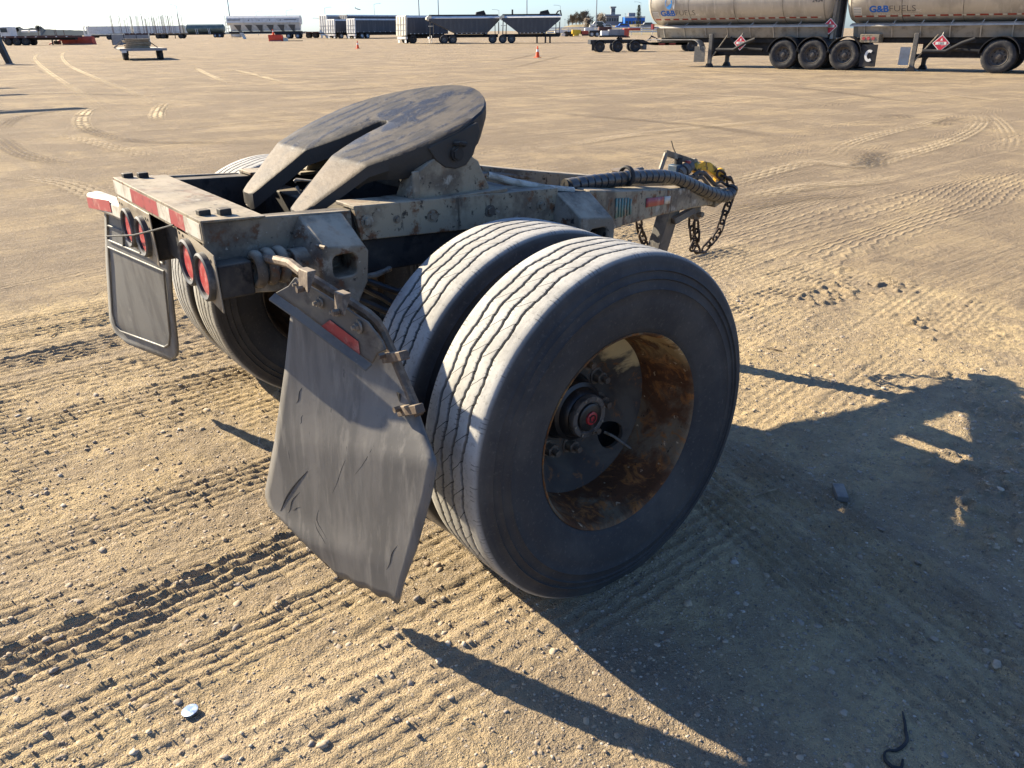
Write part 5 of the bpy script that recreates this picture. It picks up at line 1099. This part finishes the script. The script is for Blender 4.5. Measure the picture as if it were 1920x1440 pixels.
MB().tube([(.45, .3, .3), (.45, .3, .56)], .03, 6).obj('rear_jack', M['bdark'], F_)
for y in (2.8, 4.2): MB().tube([(-.15, y, .7), (.5, y+.7, 1.25)], .03, 6).obj('stake_pole', M['zinc'], F_)
MB().tube([(2.5, 3.0, .7), (1.9, 3.2, 1.2)], .03, 6).obj('strap', M['bdark'], F_)
pw, pd_ = 1.55, 1.2; P0 = at(229, 55); ca, sa = math.cos(YAWZ+math.radians(27)), math.sin(YAWZ+math.radians(27))
for k in range(5):
    lx, ly, lz = .38+.05*((k*7) % 3), 1.1, .70+k*.115; lab = ['lowest', 'second lowest', 'middle', 'second highest', 'topmost'][k]
    r = empty('pallet', (P0[0]+ca*lx-sa*ly, P0[1]+sa*lx+ca*ly, P0[2]+lz), YAWZ+math.radians(27+[0, 3, -2, 2, -3][k]), '%s wooden pallet of the stack on the flat deck trailer' % lab, 'pallet', 'pallets stacked on the flat deck trailer')
    for j in range(7): MB().box(j*.215, j*.215+.17, 0, pd_, .092, .114).obj('slat', M['wood'], r)
    for j in range(3): MB().box(.02, pw-.05, j*(pd_-.1)/2, .09+j*(pd_-.1)/2, .0, .0915).obj('bearer', M['wood'], r)
# post and machinery at the left edge
r = bg('leaning_implement', 2, 50, 0, 'dark steel implement leg leaning at the yard edge', 'implement')
MB().loft([[(x-w_, y, z) for y in (0,)]+[(x+w_, 0, z), (x+w_, .3, z), (x-w_, .3, z)] for x, z, w_ in ((.42, 0, .12), (.25, .6, .14), (.08, 1.2, .16), (-.05, 1.75, .22))]).obj('leg', M['black'], r)
MB().tube([(-2.5, .15, .9), (-.6, .15, .95), (.15, .15, .75)], .06, 8).obj('strut', M['black'], r); MB().box(-3.2, -.2, .0, .5, 1.5, 1.9).obj('beam', M['black'], r); MB().box(.28, .56, -.1, .4, 0, .04).obj('foot', M['bgrey'], r)
# low trailers on the left
def lowtrailer(px, d, L, label, m='brown', wheels=(1, 2.3, 3.6), z=1.05, rim='darkrim', posts=0, group='low flat trailers on the far row', right=False, rr=.52, hgt_=2.2, pm='brown', white=False):
    r = bg('flat_trailer', px, d, 0, label, 'trailer', group)
    MB().box(0, L, 0, 2.5, z, z+.28).obj('deck', M[m], r)
    for k in range(int(L/1.5)): MB().box(.3+k*1.5, .55+k*1.5, -.015, -.001, z+.1, z+.2).obj('marker_tape', M['letterw'], r)
    MB().box(.3, L-.3, .85, 1.65, z-.3, z-.002).obj('chassis', M['bdark'], r); duals(r, wheels, rr, .28, rim)
    for x in (L*.66,) if not right else (L*.3,): MB().box(x, x+.14, .3, .45, 0, z).obj('landing_leg', M['bdark'], r)
    rg = random.Random(int(px))
    for k in range(posts):
        x = .3+k*(L-.6)/max(posts-1, 1)+rg.uniform(-.25, .25); hh = hgt_*rg.uniform(.75, 1.1); y = rg.choice((.05, 2.4)); ln = rg.uniform(-.12, .05)
        MB().tube([(x, y, z+.2), (x+ln, y, z+.25+hh)], .055, 6).obj('stake', M[pm if rg.random() < .75 else 'bgrey'], r)
    return r
lowtrailer(8, 128, 10.5, 'long dark flat trailer beside the leaning implement leg', 'brown', (.6, 1.9, 3.2), 1.0)
lowtrailer(60, 150, 6.0, 'dark low trailer with spindly uprights behind the red snow pusher', 'brown', (), .9, posts=5, hgt_=1.1)
lowtrailer(170, 190, 6.5, 'white-nosed flat trailer behind the red snow pusher', 'cream', (4.0, 5.3), .95, rr=.5)
lowtrailer(205, 205, 9.0, 'flat trailer with tall rust-brown stakes behind the grey panels', 'brown', (6, 7.3), 1.0, posts=15, hgt_=3.7)
lowtrailer(250, 225, 9.0, 'flat trailer crowded with thin tall stakes right of the grey panels', 'brown', (1, 2.3), 1.0, posts=16, hgt_=4.4)
lowtrailer(290, 215, 7.5, 'dull flat trailer with thin stakes beside the green-grey tank', 'wood', (.8, 2.1, 6.4), 1.0, posts=13, hgt_=4.0)
lowtrailer(570, 190, 5.8, 'rusty low trailer between the bulk hopper and the dump trailers', 'brown', (.9, 2.4), 1.0, rr=.5)
w_ = bg('white_gate_frame', 161, 185, 0, 'white hooped headboard frame on the far trailer row', 'frame')
for x in (0, .9): MB().tube([(x, 0, .6), (x+.05, 0, 2.3), (x+.25, 0, 2.75)], .12, 8).obj('hoop', M['bwhite'], w_)
MB().box(-.1, 1.3, -.1, .1, .5, 1.1).obj('crossbar', M['bwhite'], w_)
for px, wd, lab in ((165, 15, 'long pale van trailer behind the stake trailers, nearest the white hoop'), (253, 14.5, 'long pale van trailer behind the thin stakes'), (330, 3.5, 'short pale container beside the green-grey tank')):
    r = bg('van_trailer', px, 300, 0, lab, 'trailer', 'pale van trailers far off'); MB().box(0, wd, 0, 2.5, 1.1, 3.6).obj('box_body', M['bwhite'], r); MB().box(.2, wd-.2, .8, 1.7, .7, 1.098).obj('chassis', M['bdark'], r); duals(r, (1.2, 2.4), .5, .28, 'darkrim')
# ---------------------------------------------------------------- far row on the right
def machine(px, d, label, parts, cat='trailer', wheels=(), rr=.45, rim='darkrim', group='machinery along the white fence'):
    r = bg('parked_machine', px, d, 0, label, cat, group)
    for nm, x0, x1, y0, y1, z0, z1, m_ in parts: MB().box(x0, x1, y0, y1, z0, z1).obj(nm, M[m_], r, .03)
    for x in wheels: bwheel(r, x, .14, rr, .28, rim); bwheel(r, x, 2.2, rr, .28, rim)
    return r
machine(1040, 178, 'low white trailer nose below the hopper posts', [('deck', 0, 3.4, 0, 2.4, .7, 1.0, 'bwhite'), ('headboard', 1.0, 1.4, 0, 2.4, 1.0, 1.7, 'bwhite')], wheels=(.8, 2.6))
machine(1058, 175, 'dark wheeled dolly with white mud flaps by the fence', [('frame', 0, 2.0, .2, 2.2, .55, .9, 'bdark'), ('rear_flap', -.6, .2, 0, .05, .1, .6, 'bwhite')], wheels=(.4, 1.5), rr=.5)
machine(1073, 172, 'yellow machine frame on the far row', [('body', 0, 1.7, .2, 2.2, .5, 1.25, 'byellow'), ('lower_frame', .3, 1.3, .1, 2.2, .15, .5, 'byellow'), ('hitch', 1.75, 2.2, .8, 1.4, .4, 1.0, 'bdark')], 'machine')
machine(1091, 172, 'red machine frame beside the yellow one', [('body', 0, 1.4, .2, 2.2, .4, 1.05, 'bred'), ('cab', .6, 2.4, .3, 2.2, 1.06, 1.5, 'bwhite'), ('lower_bar', .0, 1.6, .1, .3, .15, .4, 'bdark')], 'machine')
machine(1105, 165, 'dark tandem trailer with pale wheel rims beside the grey box', [('deck', 0, 2.2, 0, 2.4, .85, 1.15, 'bdark'), ('ramp', 1.8, 4.2, .2, 2.2, 1.0, 1.75, 'brown')], wheels=(.5, 1.5), rr=.5, rim='alrim')
machine(1128, 120, 'white tank and long grey box on a low dark trailer', [('deck', -.3, 3.4, 0, 2.4, .55, .75, 'bdark'), ('white_tank', 0, 1.0, .3, 2.0, .76, 1.35, 'bwhite'), ('long_box', 1.02, 3.1, .2, 2.0, .76, 1.5, 'bgrey')], wheels=(2.6,), rr=.28)
machine(1170, 128, 'red gooseneck trailer with its neck raised', [('neck', 0, .75, .4, 2.0, .5, 1.6, 'bred'), ('arm', .75, 2.4, .5, 1.9, 1.3, 1.65, 'bred'), ('deck', -.3, .9, .3, 2.1, .35, .5, 'brown')])
# fence
fn = bg('rail_fence', 1034, 200, 0, 'long white three-rail fence along the yard edge', 'fence')
for z in (.55, 1.0, 1.45): MB().box(-1, 31, -.03, .03, z, z+.26).obj('rail', M['bwhite'], fn)
for k in range(14): MB().box(-1+k*2.4, -.86+k*2.4, .031, .17, 0, 1.75).obj('post', M['bwhite'], fn)
# embankment with the road on it
q = N('dry_grass_bank'); c = q.mix(q.ramp(q.noise(q.coord((.05, .3, 1)), 1.2, 5), .4, .65), (.28, .22, .13), (.16, .14, .07)); M['grassbank'] = q.fin(c, .95, 0, None, .1)
M['asphalt'] = pmat('grey_road', (.14, .14, .14), [((.18, .18, .175), .4, .45, .65)], .9)
def terr(name, rows, m, label):
    b = MB(); b.grid([[at(px, d, z) for px in PXS] for d, z in rows]); return tag(b.obj(name, m, None, fix=False), label, None, None, 'structure')
PXS = list(range(1000, 1420, 12))
bank = MB(); rr2 = []
for d, zf in ((205, 0), (215, .25), (230, .75), (245, .95), (258, 1.0), (275, 1.6), (300, 2.6), (330, 2.9), (420, 2.9)):
    rr2.append([at(px, d, gz(d)-.05+zf*min(max((px-1010)/60., 0), 1)*(1+.10*math.sin(px*.05+d))) for px in PXS])
bank.grid(rr2); tag(bank.obj('embankment', M['grassbank'], None, fix=False), 'low bank of dry grass beyond the white fence', None, None, 'structure')
rd = MB(); rd.grid([[at(px, d, gz(d)-.05+1.0*1.12*min(max((px-1010)/60., 0), 1)+.06) for px in PXS] for d in (246, 257)]); tag(rd.obj('road', M['asphalt'], None, fix=False), 'road along the grass bank', None, None, 'structure')
def car(px, d, z, L, Hh, m, label, name='parked_car'):
    p = at(px, d, z); r = empty(name, p, YAWZ, label, 'car', 'cars on the road beyond the fence')
    MB().prism([(0, .3), (0, Hh*.55), (L*.18, Hh*.6), (L*.3, Hh), (L*.8, Hh), (L*.97, Hh*.6), (L, .3)], 'y', 0, 1.8).obj('body', M[m], r, .06)
    MB().prism([(L*.24, Hh*.62), (L*.33, Hh*.93), (L*.77, Hh*.93), (L*.88, Hh*.62)], 'y', -.02, 1.82).obj('window', M['glass'], r)
    for x in (L*.2, L*.8): bwheel(r, x, .1, .36, .24, 'alrim'); bwheel(r, x, 1.7, .36, .24, 'alrim')
ZR = 1.55
car(1106, 270, 2.0, 4.9, 2.0, 'bwhite', 'white pickup-sized car half hidden by dark cargo beyond the fence'); car(1115, 266, 1.95, 2.8, 1.3, 'bdark', 'dark car close behind the tall lamp pole beyond the fence')
car(1125, 275, 1.9, 4.0, 1.35, 'bwhite', 'small white car alone on the grass bank'); car(1155, 275, 1.95, 4.4, 1.45, 'blue', 'blue car on the bank before the blue building'); car(1201, 270, 2.0, 4.2, 1.6, 'bgrey', 'grey car beside the spruce on the bank')
# buildings
def building(px, d, z, parts, label, wins=()):
    p = at(px, d, z); r = empty('office_building', p, YAWZ, label, 'building')
    for nm, x0, x1, y0, y1, z0, z1, m_ in parts: w0 = MB().box(x0, x1, y0, y1, z0, z1).obj(nm, M[m_], r)
    for x0, x1, z0, z1 in wins: MB().box(x0, x1, -.08, .02, z0, z1).obj('window', M['glass'], r)
building(1136, 430, 2.2, [('wall', 0, 6.2, 0, 8, 0, 5.6, 'bgrey'), ('roof_slab', -.8, 7.0, -1, 9, 5.61, 6.3, 'pole'), ('tower', 2.4, 4.4, 1, 4, 6.31, 9.2, 'pole'), ('tower_cap', 2.0, 4.8, .6, 4.4, 9.21, 9.8, 'bgrey'), ('low_wing', -4, -.01, 0, 6, 0, 3.2, 'bwhite'), ('side_wing', 6.21, 12, 0, 6, 0, 3.0, 'bgrey')], 'grey office building with small square tower on the bank', [(k*1.2+.3, k*1.2+1.1, 3.2, 4.6) for k in range(5)]+[(2.8+.5*k, 3.15+.5*k, 7.2, 8.6) for k in range(3)])
building(1171, 420, 2.2, [('wall', 0, 9.6, 0, 10, 0, 5.0, 'blue'), ('roof_box', 2.0, 5.2, 2, 6, 5.01, 6.8, 'bgrey'), ('parapet', -.1, 9.7, -.1, 0, 4.6, 5.2, 'bwhite')], 'blue-walled building with white parapet beside the spruce', [(k*1.6+.4, k*1.6+1.5, 1.8, 3.2) for k in range(6)])
# trees
q = N('bare_twigs'); M['twig'] = q.fin(q.mix(q.ramp(q.noise(q.coord(), .5, 3), .4, .6), (.13, .10, .075), (.20, .165, .115)), .9)
q = N('spruce_needles'); M['spruce'] = q.fin(q.mix(q.ramp(q.noise(q.coord(), 2, 4), .4, .6), (.022, .04, .024), (.05, .07, .035)), .85)
def tree(px, d, z, h, label, seed, group='bare trees on the bank'):
    rg = random.Random(seed); r = empty('leafless_tree', at(px, d, z), rg.uniform(0, 6), label, 'tree', group)
    MB().tube([(0, 0, 0), (.1, 0, h*.3), (0, .1, h*.55), (.1, 0, h*.8)], [.16, .12, .08, .03], 6).obj('trunk', M['twig'], r)
    b = MB()
    for k in range(46):
        t = rg.uniform(.2, .9); a = rg.uniform(0, 6.28); ln = h*rg.uniform(.15, .36)*(1.15-t*.6); z0 = h*t*.8; p1 = (ln*math.cos(a)*.8, ln*math.sin(a)*.8, z0+ln*.7); b.tube([(0, 0, z0), p1], [.05, .015], 4)
        for j in range(5):
            f = rg.uniform(.35, 1); a2 = a+rg.uniform(-1, 1); q0 = (p1[0]*f, p1[1]*f, z0+ln*.7*f); l2 = ln*rg.uniform(.3, .6); b.tube([q0, (q0[0]+l2*math.cos(a2)*.6, q0[1]+l2*math.sin(a2)*.6, q0[2]+l2*.8)], [.022, .008], 3)
            for i in range(4):
                c0 = (q0[0]+rg.uniform(-.5, .5), q0[1]+rg.uniform(-.5, .5), q0[2]+rg.uniform(0, .7)); s = rg.uniform(.06, .16); b.add([(c0[0]-s, c0[1], c0[2]), (c0[0]+s, c0[1]+s, c0[2]), (c0[0], c0[1]-s, c0[2]+s*1.5)], [(0, 1, 2)])
    b.obj('crown', M['twig'], r, fix=False)
LT = 'bare brownish tree among the thicket on the grass bank'
for i, (px, h) in enumerate(((1066, 3.6), (1073, 5), (1080, 6.2), (1087, 5), (1092, 6.4), (1098, 6.6), (1104, 4.2), (1110, 4.6), (1122, 5.2), (1127, 5.4), (1132, 3.8))):
    tree(px, 330+9*(i % 3), 2.6, h, LT, i)
tree(1100, 232, 1.1, 3.4, 'small bare tree on the bank before the road', 44, None)
r = empty('spruce_tree', at(1196, 245, 1.2), 0, 'lone dark spruce on the bank before the blue building', 'tree'); MB().tube([(0, 0, 0), (0, 0, 6.6)], [.14, .03], 6).obj('trunk', M['twig'], r); b = MB(); rg = random.Random(9)
for k in range(2600):
    t = rg.random()**.8; z = .5+6.2*t; R_ = (1-t)*2.1*(.75+.3*math.sin(z*7))+.12; a = rg.uniform(0, 6.28); rd_ = R_*rg.uniform(.3, 1); c0 = (rd_*math.cos(a), rd_*math.sin(a), z-rd_*.25); s = rg.uniform(.09, .24)
    b.add([(c0[0]-s*math.sin(a)*.5, c0[1]+s*math.cos(a)*.5, c0[2]), (c0[0]+s*math.sin(a)*.5, c0[1]-s*math.cos(a)*.5, c0[2]), (c0[0]+s*math.cos(a)*1.8, c0[1]+s*math.sin(a)*1.8, c0[2]-s*.5)], [(0, 1, 2)])
b.obj('crown', M['spruce'], r, fix=False)
# ---------------------------------------------------------------- lamp poles
def pole(px, ytop, d, arm, label, group, rad=.11):
    base = at(px, d); hz = 57.3-.0086*(px-960); h = 1.5481+(hz-ytop)*d/1794.-base[2]
    r = empty('lamp_pole', base, YAWZ, label, 'lamp post', group); MB().tube([(0, 0, 0), (0, 0, h)], [rad, rad*.6], 8).obj('mast', M['pole'], r)
    if arm:
        MB().tube([(0, 0, h-.1), (arm*.5, 0, h+.25), (arm, 0, h+.35)], .06, 6).obj('arm', M['pole'], r); MB().box(min(arm, arm*1.35), max(arm, arm*1.35), -.15, .15, h+.27, h+.40).obj('lamp_head', M['pole'], r)
    else: MB().box(-.55, .55, -.2, .2, h, h+.25).obj('lamp_head', M['pole'], r)
GA, GB, GC, GD = 'lamp poles behind the stake trailers', 'curved-arm lamp poles', 'left-arm lamp poles along the road', 'tall lamp masts'
for px, yt, d, lab in ((203, 33, 480, 'slim lamp pole behind the left end of the stakes'), (237, 28, 430, 'slim lamp pole behind the thickest brown stakes'), (281, 22, 380, 'slim lamp pole behind the thin stakes above the pallets'), (340, 11, 300, 'slim lamp pole close to the end of the green-grey tank')): pole(px, yt, d, -1.6, lab, GA)
pole(436, -60, 235, 0, 'tall lamp mast rising behind the end of the white bulk hopper', None, .16)
for px, yt, lab in ((485, 22, 'curved-arm lamp pole above the middle of the white bulk hopper'), (541, 20, 'curved-arm lamp pole above the wheels of the white bulk hopper'), (613, 15, 'curved-arm lamp pole above the white-ended trailers'), (705, 8, 'curved-arm lamp pole above the dark-sided dump trailer')): pole(px, yt, 420, 2.4, lab, GB)
for px, yt, lab in ((602, 35, 'lamp pole seen low between the bulk hopper and the dump trailers'), (936, 19, 'lamp pole above the join of the two grey hoppers'), (1050, 11, 'lamp pole behind the free end of the three-axle hopper'), (1199, 5, 'lamp pole behind the lone spruce')): pole(px, yt, 420, -2.4, lab, GC)
for px, lab in ((788, 'tall lamp mast behind the tall cream-ended trailer'), (824, 'tall lamp mast behind the two-axle grey hopper'), (988, 'tall lamp mast behind the three-axle grey hopper'), (1117, 'tall lamp mast standing at the white fence by the cars')): pole(px, -70, 210, 0, lab, GD, .14)
for px, yt in ((1059, 36), (1065, 30), (1081, 32), (1098, 28), (1107, 31), (1133, 27), (1171, 26), (1195, 25)): pole(px, yt, 640, 0, 'thin far lamp mast above the bank', 'thin far lamp masts', .16)
# ---------------------------------------------------------------- airliner
p = at(671, 4200, hgt(671, 17, 4200)); r = empty('airliner', p, YAWZ, 'airliner climbing away low over the horizon', 'airplane'); r.rotation_euler = (0, math.radians(14), YAWZ)
MB().lathe([(-14, .2), (-9, 1.4), (-3, 1.9), (10, 1.9), (13, 1.2), (14.5, 0)], 14).obj('fuselage', M['bgrey'], r)
for s_ in (1, -1):
    MB().prism([(3, s_*1.5), (-3, s_*14), (-5, s_*14), (-3, s_*1.5)], 'z', -.6, -.2).obj('wing', M['bgrey'], r); MB().prism([(-10, s_*.8), (-13, s_*5.5), (-14.2, s_*5.5), (-13.5, s_*.8)], 'z', .3, .55).obj('tailplane', M['bgrey'], r); MB().cyl((2, s_*5, -1.5), (-1.5, s_*5, -1.5), .95, 10).obj('engine', M['bgrey'], r)
MB().prism([(-9.5, 1.2), (-13, 6.0), (-15, 6.0), (-13.5, .5)], 'y', -.2, .2).obj('fin', M['bgrey'], r)
# ---------------------------------------------------------------- distant ground and trees on the left
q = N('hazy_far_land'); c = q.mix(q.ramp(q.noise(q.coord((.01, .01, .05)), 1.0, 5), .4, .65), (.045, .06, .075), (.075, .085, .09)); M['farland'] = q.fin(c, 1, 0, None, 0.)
b = MB(); top = []; pxs = list(range(-260, 700, 8)); rg = random.Random(3); wv = 0
rows_ = [[], [], []]
for px in pxs:
    env = 9.5-4.5*min(max((px-60)/110., 0), 1)-2.6*min(max((px-200)/300., 0), 1)
    z = max(.8, env+rg.uniform(-.8, .8)+(3.0 if abs(px-33) < 5 or abs(px-73) < 5 else 0))
    rows_[0].append(at(px, 1100, -.5)); rows_[1].append(at(px, 1130, z)); rows_[2].append(at(px, 1500, z*.8))
b.grid(rows_); tag(b.obj('far_ridge', M['farland'], None, fix=False), 'low hazy ridge on the horizon', None, None, 'structure')
def blobtree(px, d, z, h, seed, lab):
    rg = random.Random(seed); r = empty('far_tree', at(px, d, z), 0, lab, 'tree', 'trees on the hazy ridge'); MB().tube([(0, 0, 0), (0, 0, h*.6)], [.4, .2], 6).obj('trunk', M['twig'], r); b = MB()
    for k in range(500):
        u, v, w_ = rg.gauss(0, 1), rg.gauss(0, 1), rg.gauss(0, 1); n = math.sqrt(u*u+v*v+w_*w_); R_ = h*.45*rg.random()**.4; c0 = (u/n*R_, v/n*R_, h*.6+w_/n*R_); s = rg.uniform(.3, .8); b.add([(c0[0]-s, c0[1], c0[2]), (c0[0]+s, c0[1]+s*.5, c0[2]), (c0[0], c0[1]-s, c0[2]+s*1.3)], [(0, 1, 2)])
    b.obj('crown', M['farland'], r, fix=False)
blobtree(33, 1090, 4.5, 5.4, 1, 'smaller round dark tree standing up from the hazy ridge'); blobtree(73, 1090, 4.5, 7.4, 2, 'larger round dark tree on the hazy ridge beside the farm buildings')
for px, wd, lab in ((40, 8, 'small white farm building on the ridge, between the two round trees'), (56, 7, 'small white farm building on the ridge close to the right round tree')):
    r = empty('farm_building', at(px, 1080, 4.6), YAWZ, lab, 'building'); MB().box(0, wd, 0, 6, 0, 1.6).obj('wall', M['bwhite'], r); MB().prism([(-.2, 1.6), (6.2, 1.6), (3, 2.4)], 'x', -.2, wd+.2).obj('roof', M['bwhite'], r)
c2 = bg('parked_truck', 4, 160, 0, 'pale truck cab far behind the leaning implement leg', 'truck'); MB().box(0, 1.8, 0, 2.4, .9, 2.6).obj('cab', M['bwhite'], c2, .1); MB().box(.2, 1.4, -.03, .02, 1.7, 2.4).obj('window', M['glass'], c2); MB().box(-3, 2.5, .2, 2.2, .5, .9).obj('chassis', M['bdark'], c2); duals(c2, (.6,), .5)
# ---------------------------------------------------------------- litter on the ground
p = PZ(1575, 930, .0); zz = float(H(np.array([p[0]]), np.array([p[1]]))[0][0])
o = MB().loft([[(-.05, -.018, 0), (.05, -.02, 0), (.052, .02, 0), (-.048, .022, 0)], [(-.05, -.018, .022), (.05, -.02, .03), (.05, .02, .028), (-.048, .02, .020)]]).obj('wood_offcut', M['plategrey'], None, .003, loc=(p[0], p[1], zz)); o.rotation_euler = (0, .1, 2.3); tag(o, 'grey weathered wood offcut lying in the shade', 'wood scrap')
M['foil'] = pmat('scuffed_pale_blue_lid', (.10, .15, .27), [((.26, .33, .45), 60, .45, .62)], .4, .5)
p = PZ(357, 1334, .0); zz = float(H(np.array([p[0]]), np.array([p[1]]))[0][0]); o = MB().lathe([(0, 0), (0, .019), (.004, .020), (.0045, .017), (.0035, 0)], 28, ax='z').obj('bottle_lid', M['foil'], None, loc=(p[0], p[1], zz+.004)); o.rotation_euler = (.12, -.05, 0); tag(o, 'shiny pale blue round lid lying on the sunlit gravel', 'lid')
pts = [PZ(x, y, 0)+np.array([0, 0, .012]) for x, y in ((1692, 1335), (1698, 1365), (1700, 1388), (1682, 1402), (1662, 1406), (1660, 1418), (1672, 1434), (1690, 1434), (1694, 1418))]
sm_ = []
for i in range(len(pts)-1):
    p0, p1, p2, p3 = pts[max(i-1, 0)], pts[i], pts[i+1], pts[min(i+2, len(pts)-1)]
    for k in range(6): t = k/6; sm_.append(.5*((2*p1)+(p2-p0)*t+(2*p0-5*p1+4*p2-p3)*t*t+(3*p1-p0-3*p2+p3)*t**3))
for p in sm_: p[2] = float(H(np.array([p[0]]), np.array([p[1]]))[0][0])+.004
o = MB().tube(sm_, [.0022+.0022*abs(math.sin(i*.13)) for i in range(len(sm_))], 6).obj('rubber_strap', M['rubber'], None); tag(o, 'thin black rubber strap curled on the shaded gravel', 'strap')
for (x0, y0), (x1, y1), lab in (((1415, 930), (1460, 920), 'thin pale stick lying in the shade beside the wheel'), ((1437, 656), (1466, 661), 'short brown stick on sunlit sand by the drawbar shadow'), ((96, 634), (108, 627), 'short dark twig on the sand by the deep rut')):
    a_, b_ = PZ(x0, y0, 0), PZ(x1, y1, 0); za, zb_ = [float(H(np.array([t[0]]), np.array([t[1]]))[0][0]) for t in (a_, b_)]; o = MB().tube([a_+np.array([0, 0, za+.004]), (a_+b_)/2+np.array([0, 0, (za+zb_)/2+.007]), b_+np.array([0, 0, zb_+.004])], .0035, 6).obj('stick', M['wood'], None); tag(o, lab, 'stick')

# implement frames parked just left of the view; only their shadows reach into it
for (bx, by, z), lab in (((-22.0, 1.3, 2.0), 'dark raised implement boom nearest the rut at the yard edge'), ((-28.3, 1.05, 2.0), 'dark raised implement boom in the middle of the yard-edge row'), ((-32.0, 1.3, 2.0), 'dark raised implement boom farthest along the yard-edge row')):
    r = empty('implement_boom', (bx, by, 0), 0, lab, 'implement', 'implement booms at the yard edge')
    MB().box(-.14, .14, -6, 0, z-.15, z+.1).obj('boom', M['black'], r); MB().box(-.5, .5, -4.5, -4.2, 0, z-.15).obj('stand', M['black'], r); MB().box(-.3, .3, -5.8, -5.5, 0, z-.15).obj('stand', M['black'], r)
    MB().tube([(0, -.3, z+.05), (.1, -1.2, z-.5), (0, -2.2, z)], .05, 6).obj('brace', M['black'], r)
